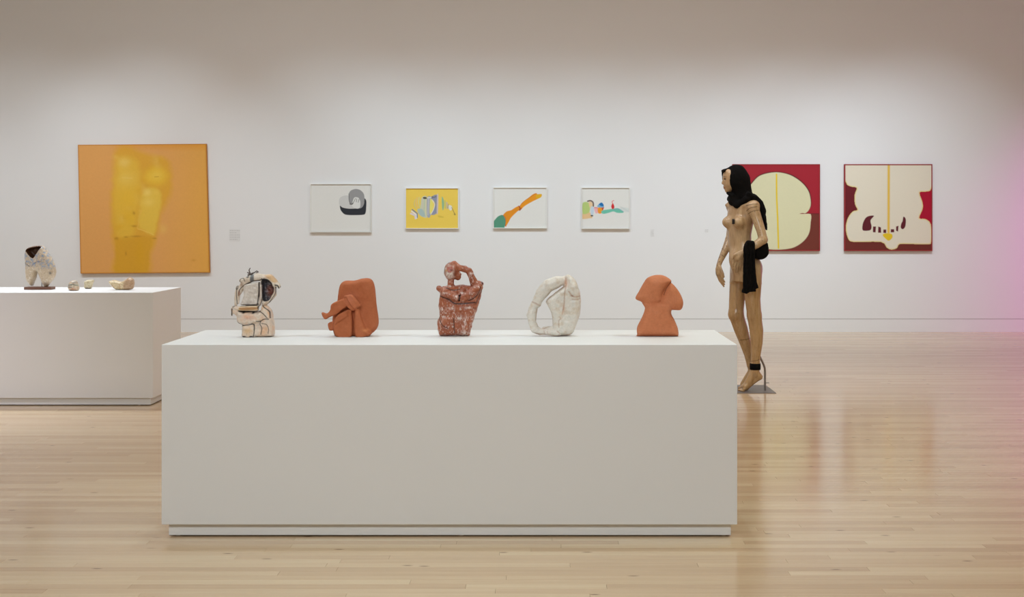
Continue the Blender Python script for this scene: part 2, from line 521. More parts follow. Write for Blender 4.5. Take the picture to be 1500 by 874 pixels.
for bd in near:
    ox, oy = (bd[0] + bd[1]) / 2, (bd[2] + bd[3]) / 2
    v, f = board_vf(*bd[:4], ox, oy)
    o = mesh_obj('floor_board', v, f, m_floor, floor, loc=(ox, oy, 0))
    board_attr(o.data, [bd[4:7]])
VV, FF, CC = [], [], []
for bd in rest:
    v, f = board_vf(*bd[:4]); n = len(VV)
    VV += v; FF += [tuple(i + n for i in q) for q in f]; CC.append(bd[4:7])
o = mesh_obj('floor_boards', VV, FF, m_floor, floor)
board_attr(o.data, CC); o['kind'] = 'stuff'

# ------------------------------------------------------------------ plinths
m_plinth = plain('plinth_paint', (226, 224, 220), 0.55, 0.35, 0.006, 2.5, 0.03, 300)
m_foot = plain('foot_nylon', (215, 205, 190), 0.5, 0.4, 0.02, 20)
PT = 0.86
def plinth(x0, x1, y0, y1, label, feet):
    t = empty('plinth', ((x0 + x1) / 2, (y0 + y1) / 2, 0), label, 'plinth')
    og = t.location
    box('plinth_body', x0, x1, y0, y1, 0.06, PT, m_plinth, t, 0.0025, 2, og)
    box('plinth_base', x0 + 0.025, x1 - 0.025, y0 + 0.025, y1 - 0.025, 0.007, 0.06, m_plinth, t, 0.001, 1, og)
    for x in feet:
        for yy in (y0 + 0.05, y1 - 0.05):
            n = 12
            v = [(x - og.x + 0.009 * math.cos(i * math.tau / n), yy - og.y + 0.009 * math.sin(i * math.tau / n), z) for z in (0, 0.008) for i in range(n)]
            f = [(i, (i + 1) % n, n + (i + 1) % n, n + i) for i in range(n)] + [tuple(range(n))[::-1], tuple(range(n, 2 * n))]
            o = mesh_obj('levelling_foot', v, f, m_foot, t)
    return t
Y1 = 5.463; Y2 = 6.18
PX0, PX1 = (236.5 - CX) / F * Y1, (1080 - CX) / F * Y1
plinth(PX0, PX1, Y1, Y2, 'long low white plinth in the foreground carrying five clay sculptures',
       [PX0 + 0.06, (676 - CX) / F * (Y1 + .05), (1060 - CX) / F * (Y1 + .05)])
LY1, LY2 = 9.31, 10.03
LX1 = (224 - CX) / F * LY1
plinth(LX1 - 2.6, LX1, LY1, LY2, 'white plinth at the left edge, farther back, with small ceramic fragments on it',
       [LX1 - 2.5, LX1 - 1.3, LX1 - 0.12])

# ------------------------------------------------------------------ paintings
m_canvas = vcol_mat('painted_canvas', 0.55, 0.3, 0.05, 300, 0.01, 90)
def canvas_mesh(name, P4, n, m, fn, parent, thick, org, mat=m_canvas):
    """P4: four corners TL TR BR BL in pixels on the plane Y; fn paints at pixel coordinates"""
    (x0, y0), (x1, y1), (x2, y2), (x3, y3), Y = *P4[0], P4[1]
    u, v = np.meshgrid(np.linspace(0, 1, n), np.linspace(0, 1, m)); u, v = u.ravel(), v.ravel()
    px = (x0 * (1 - u) + x1 * u) * (1 - v) + (x3 * (1 - u) + x2 * u) * v
    py = (y0 * (1 - u) + y1 * u) * (1 - v) + (y3 * (1 - u) + y2 * u) * v
    X = (px - CX) / F * Y; Z = HC - (py - CY) / F * Y
    V = np.stack([X - org[0], np.full_like(X, Y - org[1]), Z - org[2]], 1)
    i = np.arange(m - 1)[:, None] * n + np.arange(n - 1)[None]; i = i.ravel()
    Fc = np.stack([i, i + n, i + n + 1, i + 1], 1)
    # turned edges back to the stretcher
    top = np.arange(n); bot = top + (m - 1) * n; lef = np.arange(m) * n; rig = lef + n - 1
    rim = np.concatenate([top, rig[1:], bot[::-1][1:], lef[::-1][1:-1]])
    nb = len(V); VB = V[rim].copy(); VB[:, 1] += thick
    r = np.arange(len(rim)); r2 = (r + 1) % len(rim)
    Fr = np.stack([rim[r], rim[r2], nb + r2, nb + r], 1)
    c = fn(px, py); c = np.vstack([c, c[rim]])
    o = vf_obj(name, np.vstack([V, VB]), np.vstack([Fc, Fr]), mat, parent, relax=0)
    o.data.polygons.foreach_set('use_smooth', np.zeros(len(o.data.polygons), bool))
    set_paint(o.data, c)
    return o

def frame(x0, x1, z0, z1, yf, yb, w, mat, parent, org, bev=0.001):
    V, Fs = [], []
    for a in ((x0, x1, z1 - w, z1), (x0, x1, z0, z0 + w), (x0, x0 + w, z0 + w, z1 - w), (x1 - w, x1, z0 + w, z1 - w)):
        v, f = box_vf(a[0], a[1], yf, yb, a[2], a[3]); n = len(V)
        V += [Vector(p) - Vector(org) for p in v]; Fs += [tuple(i + n for i in q) for q in f]
    o = mesh_obj('frame', V, Fs, mat, parent)
    return o

def grid_noise(px, py, s, sc=0.2):
    return fbm(px * sc, py * sc, px * 0, s, 3)

# --- the big golden canvas
def art_gold(px, py):
    p = Paint(px, py, (224, 162, 90))
    t = np.clip((px - 230) / 70, 0, 1); p.mix(t * 0.7, (226, 166, 66))
    p.mix(np.clip((222 - py) / 10, 0, 1) * np.clip((px - 160) / 20, 0, 1) * 0.6, (222, 145, 30))
    n = grid_noise(px, py, 3, 0.11)
    x = px + (n - 0.5) * 5
    p2 = Paint(x, py, (0, 0, 0)); p2.c = p.c
    G = (220, 164, 36)
    p2.fill([(168, 222), (185, 214), (207, 222), (228, 228), (247, 236), (252, 262), (248, 290), (238, 310), (230, 345), (222, 372), (217, 400), (168, 400), (168, 372), (163, 330), (163, 290), (166, 255)], G, 4.5, 0.8)
    p2.fill([(172, 236), (187, 230), (203, 240), (205, 270), (202, 300), (198, 330), (192, 348), (172, 345), (166, 310), (168, 270)], (228, 184, 60), 4.5, 0.75)
    p2.fill([(207, 285), (218, 274), (234, 280), (236, 300), (230, 325), (224, 344), (208, 336), (203, 330), (205, 305)], (230, 192, 72), 2.5, 0.85)
    p2.blob(181, 238, 8, 7, (234, 196, 96), 0.9); p2.blob(185, 262, 13, 12, (233, 194, 84), 0.8)
    for k in range(26): p2.blob(170 + 70 * ((k * 0.618) % 1), 230 + 115 * ((k * 0.377) % 1), 4 + 3 * ((k * .73) % 1), 3 + 5 * ((k * .41) % 1), ((236, 200, 100), (212, 152, 26), (228, 176, 40))[k % 3], 0.35)
    p2.blob(228, 258, 17, 14, (231, 186, 48), 0.9, 4); p2.blob(229, 257, 10, 8, (238, 200, 82), 0.6)
    p2.blob(215, 282, 6, 5, (240, 206, 104), 0.9); p2.blob(228, 282, 4, 3, (236, 196, 80), 0.7); p2.blob(217, 296, 8, 6, (240, 206, 100), 0.6)
    p2.blob(190, 290, 15, 17, (232, 184, 52), 0.7); p2.blob(192, 320, 10, 14, (226, 178, 44), 0.6)
    p2.fill([(170, 348), (222, 346), (217, 402), (168, 402)], (212, 156, 34), 2.0, 0.6, False)
    p2.blob(205, 370, 7, 22, (216, 160, 28), 0.6)
    for a in ((171, 349, 2.2, 2), (185, 347, 3, 1.2), (196, 312, 2.5, 2.5), (196, 331, 5, 1.5), (226, 349, 3, 1), (184, 371, 1, 3), (200, 346, 9, 1.2)): p2.blob(*a, (182, 128, 30), 0.75)
    p2.stroke([(202, 335), (208, 337), (216, 340), (225, 344)], 1.0, (236, 196, 90), 0.5, 0.9); p2.stroke([(206, 308), (204, 322), (201, 334)], 0.8, (232, 186, 80), 0.5, 0.7)
    p2.stroke([(226, 259), (231, 258.5)], 0.9, (190, 130, 20), 0.5, 0.8, False)
    p2.stroke([(180, 260), (193, 261)], 0.9, (240, 205, 110), 0.6, 0.6, False)
    p2.blob(284, 381, 3, 1.6, (196, 136, 40), 0.5)
    e = np.minimum(np.minimum(px - 114 - (py - 212) * .022, 302 + (py - 210) * .026 - px), np.minimum(py - 212 + (px - 114) * .008, 400.5 - (px - 118) * .008 - py))
    p2.mix(np.clip(1.6 - e, 0, 1) * 0.8, (182, 112, 14))
    p2.c *= (0.97 + 0.06 * grid_noise(px, py, 9, 0.6))[:, None]
    return p2.c
def on_wall(px, py): v = WP(px, py, WALL); return v
t = empty('painting', on_wall(210, 306), 'large square golden yellow abstract canvas hanging above the left plinth', 'painting')
canvas_mesh('canvas', ([(114, 212), (302, 210.5), (307, 399), (118, 400.5)], WALL - 0.045), 240, 240, art_gold, t, 0.044, t.location)

# --- four small framed works
m_frame_w = plain('white_frame', (234, 231, 224), 0.45, 0.4, 0.01, 10)
m_mat = plain('backing_board', (176, 172, 164), 0.8, 0.2, 0.02, 10)
def small_work(x0, y0, x1, y1, label, fn, gap=1.0):
    t = empty('framed_work', on_wall((x0 + x1) / 2, (y0 + y1) / 2), label, 'painting', 'small framed works in a row on the back wall')
    yf = WALL - 0.042
    X0, X1 = (x0 - CX) / F * yf, (x1 - CX) / F * yf; Z1, Z0 = HC - (y0 - CY) / F * yf, HC - (y1 - CY) / F * yf
    frame(X0, X1, Z0, Z1, yf, WALL - 0.001, 0.0085, m_frame_w, t, t.location)
    og = t.location
    box('backing', X0 + 0.009, X1 - 0.009, WALL - 0.014, WALL - 0.006, Z0 + 0.009, Z1 - 0.009, m_mat, t, 0, 2, og)
    a = 0.75 + gap * 0.55
    canvas_mesh('canvas', ([(x0 + a, y0 + a), (x1 - a, y0 + a), (x1 - a, y1 - a), (x0 + a, y1 - a)], WALL - 0.026), int((x1 - x0) * 2.4), int((y1 - y0) * 2.4), fn, t, 0.012, og)
    return t
def cc(ox, oy, s):
    return lambda pts: [(ox + x / s, oy + y / s) for x, y in pts]
c1 = cc(440, 255, 8.74); c2 = cc(580, 260, 10.28); c3 = cc(710, 260, 10.28); c4 = cc(840, 260, 10.28)
PAPER = (226, 224, 217)
def art_1(px, py):
    p = Paint(px, py, PAPER)
    p.fill(c1([(508, 400), (540, 425), (620, 440), (740, 435), (790, 420), (815, 370), (812, 315), (830, 315), (845, 350), (843, 430), (835, 490), (810, 518), (700, 524), (580, 518), (530, 480), (510, 440)]), (40, 43, 50), 0.35)
    p.fill(c1([(495, 345), (510, 300), (560, 275), (620, 275), (680, 300), (760, 380), (760, 425), (700, 438), (600, 436), (530, 415), (500, 390)]), (206, 205, 201), 0.4)
    p.fill(c1([(620, 260), (640, 215), (700, 190), (760, 200), (805, 240), (820, 290), (818, 350), (805, 400), (780, 430), (755, 430), (765, 350), (740, 300), (700, 310), (670, 350), (660, 385), (635, 380), (622, 330)]), (152, 151, 150), 0.4)
    p.fill(c1([(690, 300), (730, 300), (765, 345), (760, 430), (700, 436), (660, 400), (670, 350)]), (222, 221, 216), 0.4)
    for a in ([(640, 385), (665, 385), (685, 350)], [(690, 345), (705, 310)], [(715, 355), (722, 315)], [(740, 360), (750, 320)], [(622, 250), (625, 340), (650, 388)]):
        p.stroke(c1(a), 0.8, (90, 88, 86), 0.4, 0.9)
    p.stroke(c1([(635, 380), (652, 384), (672, 372)]), 1.6, (110, 108, 106), 0.4)
    return p.c
def art_2(px, py):
    p = Paint(px, py, (236, 202, 84))
    q = p.fill
    q(c2([(390, 300), (470, 300), (475, 580), (400, 590), (350, 540), (370, 420)]), (198, 204, 176), 0.4, 0.9)
    q(c2([(470, 310), (530, 310), (520, 570), (470, 575)]), (164, 168, 176), 0.4)
    q(c2([(530, 290), (625, 270), (620, 520), (530, 560), (570, 480), (590, 400), (560, 340), (520, 315)]), (142, 146, 164), 0.4)
    q(c2([(620, 270), (638, 270), (632, 520), (612, 525)]), (206, 190, 186), 0.3)
    q(c2([(515, 330), (545, 340), (560, 400), (550, 480), (510, 540)]), (232, 220, 110), 0.4)
    p.stroke(c2([(545, 335), (580, 400), (565, 480), (525, 550)]), 1.0, (226, 226, 216), 0.4)
    for k, c in ((405, (206, 190, 196)), (430, (176, 196, 168)), (455, (222, 208, 170)), (490, (210, 205, 208))):
        p.stroke(c2([(k, 320), (k - 8, 560)]), 0.8, c, 0.4, 0.9)
    q(c2([(410, 295), (455, 295), (462, 318), (415, 318)]), (70, 62, 52), 0.4)
    p.stroke(c2([(480, 305), (530, 300)]), 1.3, (226, 222, 214), 0.4)
    q(c2([(540, 280), (560, 285), (575, 290), (600, 275), (608, 295), (540, 310)]), (110, 110, 116), 0.4, 0.8)
    p.stroke(c2([(290, 330), (275, 400), (300, 460)]), 0.8, (196, 196, 160), 0.4, 0.8); p.stroke(c2([(350, 300), (340, 380), (360, 440)]), 1.6, (206, 206, 150), 0.5, 0.7)
    p.stroke(c2([(320, 300), (305, 370), (330, 450)]), 0.9, (222, 180, 150), 0.5, 0.7)
    q(c2([(330, 470), (400, 480), (440, 570), (400, 590), (330, 530)]), (160, 186, 186), 0.5, 0.8)
    p.stroke(c2([(225, 540), (290, 570), (295, 615)]), 2.4, (222, 208, 214), 0.4, 1, False); p.stroke(c2([(235, 505), (310, 560), (310, 612)]), 1.6, (232, 232, 232), 0.4, 1, False)
    p.stroke(c2([(245, 480), (320, 540), (322, 600)]), 1.5, (104, 122, 150), 0.4, 1, False)
    q(c2([(690, 295), (715, 320), (725, 400), (715, 480), (698, 470)]), (140, 182, 140), 0.4); p.stroke(c2([(738, 350), (742, 460)]), 1.4, (186, 190, 110), 0.4)
    p.stroke(c2([(765, 375), (770, 460)]), 1.8, (184, 176, 158), 0.4); p.stroke(c2([(790, 400), (785, 460)]), 1, (150, 140, 130), 0.4)
    q(c2([(795, 420), (830, 420), (850, 460), (825, 495), (795, 470)]), (224, 222, 208), 0.4)
    p.stroke(c2([(840, 450), (855, 480), (890, 560)]), 1.0, (130, 96, 60), 0.4, 0.8)
    q(c2([(640, 570), (720, 590), (700, 605), (640, 595)]), (206, 176, 60), 0.5, 0.6); p.blob(*c2([(885, 552)])[0], 1.2, 1.2, (120, 110, 60), 0.8)
    return p.c
def art_3(px, py):
    p = Paint(px, py, PAPER)
    p.fill(c3([(275, 570), (330, 510), (400, 490), (460, 450), (515, 430), (525, 480), (480, 520), (400, 600), (360, 670), (320, 730), (300, 710), (310, 620)]), (226, 142, 24), 0.4)
    p.fill(c3([(525, 440), (560, 380), (640, 320), (720, 255), (775, 235), (800, 255), (855, 250), (850, 290), (800, 320), (700, 370), (600, 430), (540, 485)]), (230, 148, 22), 0.4)
    p.fill(c3([(785, 255), (855, 250), (850, 290), (800, 318), (770, 300)]), (226, 172, 20), 0.5)
    p.stroke(c3([(515, 430), (530, 455), (525, 490)]), 1.6, (168, 70, 22), 0.4); p.fill(c3([(515, 480), (560, 450), (535, 495)]), (176, 84, 26), 0.3)
    p.stroke(c3([(285, 570), (315, 620), (310, 700), (320, 735)]), 1.2, (206, 96, 40), 0.4); p.stroke(c3([(525, 435), (600, 350), (690, 290), (775, 238)]), 0.7, (190, 100, 30), 0.3, 0.8)
    p.fill(c3([(120, 680), (150, 640), (200, 585), (265, 562), (300, 600), (315, 660), (300, 745), (280, 780), (130, 780), (110, 720)]), (84, 146, 118), 0.4)
    return p.c
def art_4(px, py):
    p = Paint(px, py, PAPER)
    p.fill(c4([(130, 620), (130, 540), (240, 520), (285, 600), (250, 612)]), (226, 190, 140), 0.8)
    p.fill(c4([(135, 400), (180, 365), (240, 390), (250, 470), (230, 530), (140, 540)]), (182, 202, 120), 0.8)
    p.fill(c4([(230, 370), (270, 365), (290, 400), (290, 450), (250, 460)]), (232, 200, 156), 0.5)
    p.stroke(c4([(215, 355), (260, 348), (295, 375), (300, 430)]), 2.0, (108, 88, 80), 0.4)
    p.fill(c4([(265, 440), (305, 450), (300, 550), (265, 560)]), (194, 210, 222), 0.5); p.blob(*c4([(278, 574)])[0], 2.0, 1.2, (30, 50, 52), 1, 4)
    p.fill(c4([(312, 450), (370, 455), (375, 520), (345, 540), (325, 520)]), (232, 176, 180), 0.4); p.stroke(c4([(315, 450), (365, 455)]), 0.8, (214, 92, 80), 0.3)
    p.fill(c4([(370, 455), (440, 455), (430, 530), (375, 535)]), (238, 152, 36), 0.4); p.fill(c4([(425, 430), (460, 440), (445, 490), (430, 480)]), (196, 76, 40), 0.3)
    p.fill(c4([(360, 440), (385, 395), (430, 375), (460, 430), (440, 450)]), (120, 172, 204), 0.4); p.fill(c4([(385, 400), (420, 378), (450, 400), (450, 430), (410, 425)]), (22, 110, 176), 0.3)
    p.fill(c4([(420, 510), (450, 490), (520, 480), (580, 470), (660, 460), (700, 475), (755, 510), (740, 530), (660, 530), (600, 510), (530, 530), (460, 545), (425, 535)]), (108, 190, 164), 0.4)
    p.stroke(c4([(600, 485), (680, 470), (750, 510)]), 0.8, (140, 140, 190), 0.3, 0.7)
    p.fill(c4([(700, 455), (830, 460), (830, 515), (760, 515)]), (200, 210, 204), 0.6, 0.6)
    p.fill(c4([(572, 420), (592, 385), (612, 420), (615, 455), (590, 475), (572, 450)]), (206, 34, 40), 0.4); p.stroke(c4([(590, 395), (582, 360), (606, 345)]), 1.0, (226, 110, 104), 0.4)
    p.fill(c4([(700, 445), (730, 440), (830, 500), (830, 518)]), (190, 196, 192), 0.4, 0.4)
    return p.c
small_work(454.2, 269.0, 543.8, 340.3, 'white framed drawing with grey rounded heart shape over a black curve', art_1)
small_work(593.6, 275.0, 671.8, 335.0, 'small white framed yellow picture with striped collage shapes', art_2, 0.5)
small_work(722.4, 274.2, 801.2, 334.4, 'small white framed picture of orange bone shape and green hill', art_3, 0.5)
small_work(851.9, 274.4, 922.6, 335.2, 'smallest white framed picture with scattered multicoloured forms, nearest the mannequin', art_4, 0.8)

# --- two red-framed canvases
m_frame_r = plain('red_frame', (150, 36, 40), 0.5, 0.35, 0.04, 12)
cA = cc(1070, 230, 5.825); cB = cc(1220, 230, 5.825)
def art_A(px, py):
    p = Paint(px, py, (158, 24, 40))
    p.fill(cA([(-60, 485), (800, 485), (800, 830), (-60, 830)]), (112, 48, 36), 0.4, 1, False)
    halo = (92, 22, 26)
    top = [(170, 240), (250, 160), (380, 130), (500, 150), (600, 210), (665, 290), (685, 380), (675, 440), (640, 478), (585, 486), (400, 600), (100, 560), (60, 480), (75, 370), (110, 300)]
    p.fill(cA([(x + 6 * (1 if x > 380 else -1), y - 7) for x, y in top]), halo, 0.7)
    p.stroke(cA([(580, 486), (650, 482), (770, 483)]), 0.9, (88, 16, 30), 0.4)
    body = (214, 208, 168)
    p.fill(cA(top), body, 0.4)
    p.fill(cA([(400, 487), (590, 488), (682, 488), (684, 560), (670, 650), (620, 720), (540, 770), (440, 788), (320, 785), (200, 760), (120, 700), (75, 600), (70, 500), (200, 480)]), body, 0.4)
    p.stroke(cA([(585, 487), (684, 488)]), 0.8, (226, 216, 176), 0.3)
    p.stroke(cA([(393, 148), (395, 350), (404, 560), (410, 775)]), 2.2, (222, 190, 20), 0.4)
    p.c *= (0.985 + 0.03 * grid_noise(px, py, 5, 0.5))[:, None]
    return p.c
def art_B(px, py):
    cream = (224, 214, 192); edge = (226, 204, 136)
    p = Paint(px, py, (108, 42, 34))
    p.fill(cB([(90, 200), (230, 240), (230, 470), (120, 560), (90, 560)]), (104, 18, 28), 0.4, 1, False)
    p.fill(cB([(700, 280), (850, 240), (850, 590), (700, 540)]), (170, 4, 44), 0.4, 1, False)
    shp = [(110, 60), (850, 60), (840, 262), (800, 292), (738, 300), (762, 380), (765, 440), (735, 520), (790, 530), (835, 575), (838, 720), (800, 742), (600, 738), (560, 748), (545, 775), (500, 788), (460, 770), (410, 722), (180, 722), (130, 690), (112, 600), (130, 520), (170, 465), (212, 450), (190, 400), (188, 320), (205, 262), (150, 248), (112, 212)]
    P = crom(cB(shp), 3); sd = poly_sd(px, py, P)
    p.mix(np.clip(0.5 - sd / 0.8, 0, 1), cream)
    p.mix(np.clip(1.6 + sd, 0, 1) * (sd < 0.4) * 0.8, edge)
    p.stroke(cB([(477, 75), (475, 640)]), 3.6, (222, 184, 92), 0.9); p.stroke(cB([(477, 75), (475, 640)]), 1.8, (224, 182, 66), 0.5)
    p.fill(cB([(425, 665), (450, 650), (500, 655), (508, 685), (480, 712), (455, 700)]), (226, 190, 36), 0.4)
    dk = (92, 22, 34)
    p.fill(cB([(350, 500), (290, 510), (258, 560), (252, 615), (270, 628), (320, 622), (330, 590), (322, 540)]), dk, 0.35)
    p.fill(cB([(603, 508), (622, 530), (618, 590), (598, 614), (580, 602), (583, 570), (595, 545)]), dk, 0.35)
    for a in ([(343, 592), (368, 592), (364, 642), (342, 640)], [(388, 592), (410, 600), (412, 645), (386, 645)], [(432, 618), (455, 618), (455, 648), (430, 645)], [(495, 615), (522, 615), (524, 640), (494, 642)], [(540, 592), (560, 585), (556, 635), (540, 628)]):
        p.fill(cB(a), dk, 0.3, 1, False)
    return p.c
for x0, x1, fn, lb in ((1073, 1201.3, art_A, 'square red canvas with pale double lobed form, behind the mannequin'), (1237, 1365.8, art_B, 'square dark red framed canvas with cream form and small tooth shapes, far right')):
    t = empty('painting', on_wall((x0 + x1) / 2, 304), lb, 'painting')
    og = t.location; yf = WALL - 0.04
    frame((x0 - CX) / F * yf, (x1 - CX) / F * yf, HC - (367.3 - CY) / F * yf, HC - (240.3 - CY) / F * yf, yf, WALL - 0.003, 0.012, m_frame_r, t, og)
    canvas_mesh('canvas', ([(x0 + 1.2, 241.6), (x1 - 1.2, 241.6), (x1 - 1.2, 366), (x0 + 1.2, 366)], WALL - 0.036), 250, 250, fn, t, 0.03, og)

# --- wall labels
m_label = plain('frosted_label', (222, 220, 216), 0.35, 0.5, 0.01, 10)
m_ink = plain('label_ink', (200, 198, 194), 0.7, 0.2, 0.02, 10)
def label(x0, y0, x1, y1, lb, rows, panel=True, group=None):
    t = empty('wall_label', on_wall((x0 + x1) / 2, (y0 + y1) / 2), lb, 'label', group)
    og = t.location
    a, b = on_wall(x0, y1), on_wall(x1, y0)
    if panel: box('panel', a.x, b.x, WALL - 0.003, WALL - 0.0005, a.z, b.z, m_label, t, 0, 2, og)
    r = random.Random(int(x0)); V, Fs = [], []
    h = (b.z - a.z) / (rows * 2 + 1)
    for i in range(rows):
        z = b.z - h * (2 * i + 1.6); x = a.x + 0.006
        end = b.x - 0.006 - r.random() * (b.x - a.x) * 0.4
        while x < end:
            w = r.uniform(0.008, 0.022); v, f = box_vf(x, min(x + w, b.x), WALL - 0.0042, WALL - (0.003 if panel else 0.0003), z, z + h * 0.55); n = len(V)
            V += [Vector(q) - og for q in v]; Fs += [tuple(k + n for k in q) for q in f]; x += w + 0.006
    o = mesh_obj('lettering', V, Fs, m_ink, t); o['kind'] = 'stuff'
label(336, 335.5, 351.5, 353, 'square grey wall label right of the golden canvas', 5)
label(952.5, 335, 958, 347.5, 'tiny pale text on the wall right of the small framed works', 4, False)
label(1032, 335, 1038, 341, 'tiny pale text on the wall just left of the mannequin head', 2, False)

# ------------------------------------------------------------------ clay sculptures
m_clay = vcol_mat('fired_clay', 0.75, 0.25, 0.25, 90, 0.05, 120)
m_glaze = vcol_mat('glazed_clay', 0.35, 0.45, 0.35, 120, 0.06, 140)
class Piece:
    """works in photo pixels: u right, w depth away from the front, v = pixels above the base line"""
    def __init__(s, box, vb, Y, depth, res=0.7, front=None):
        s.Y = Y; s.k = Y / F; s.vb = vb; s.uc = (box[0] + box[2]) / 2
        s.g = Sdf((box[0] - 3, -depth - 3, -3), (box[2] + 3, depth + 3, vb - box[1] + 3), res)
    def P(s, fn, pts): return [(x, s.vb - y) for x, y in fn(pts)]
    def world(s, V, org):
        W = np.empty_like(V)
        W[:, 0] = (V[:, 0] - CX) * s.k - org[0]; W[:, 1] = V[:, 1] * s.k + s.Y - org[1]; W[:, 2] = np.maximum(V[:, 2], 0) * s.k + PT - org[2]
        return W
    def finish(s, name, mat, colour, label=None, parent=None, org=None, group=None, relax=1):
        V, Fc = s.g.mesh()
        if relax:
            E = np.vstack([Fc[:, [0, 1]], Fc[:, [1, 2]], Fc[:, [2, 3]], Fc[:, [3, 0]]])
            for _ in range(relax):
                S = np.zeros_like(V); c = np.bincount(E[:, 0], minlength=len(V)) + np.bincount(E[:, 1], minlength=len(V))
                for ax in range(3): S[:, ax] = np.bincount(E[:, 0], V[E[:, 1], ax], len(V)) + np.bincount(E[:, 1], V[E[:, 0], ax], len(V))
                V = 0.4 * V + 0.6 * S / c[:, None]
        rgb = colour(V[:, 0], s.vb - V[:, 2], V[:, 1])
        org = org if org is not None else ((s.uc - CX) * s.k, s.Y, PT)
        W = s.world(V, org)
        o = vf_obj(name, W, Fc, mat, parent, relax=0)
        if parent is None: o.location = org
        set_paint(o.data, rgb)
        if label: o['label'] = label; o['category'] = 'sculpture'
        if group: o['group'] = group
        return o
GRP = None

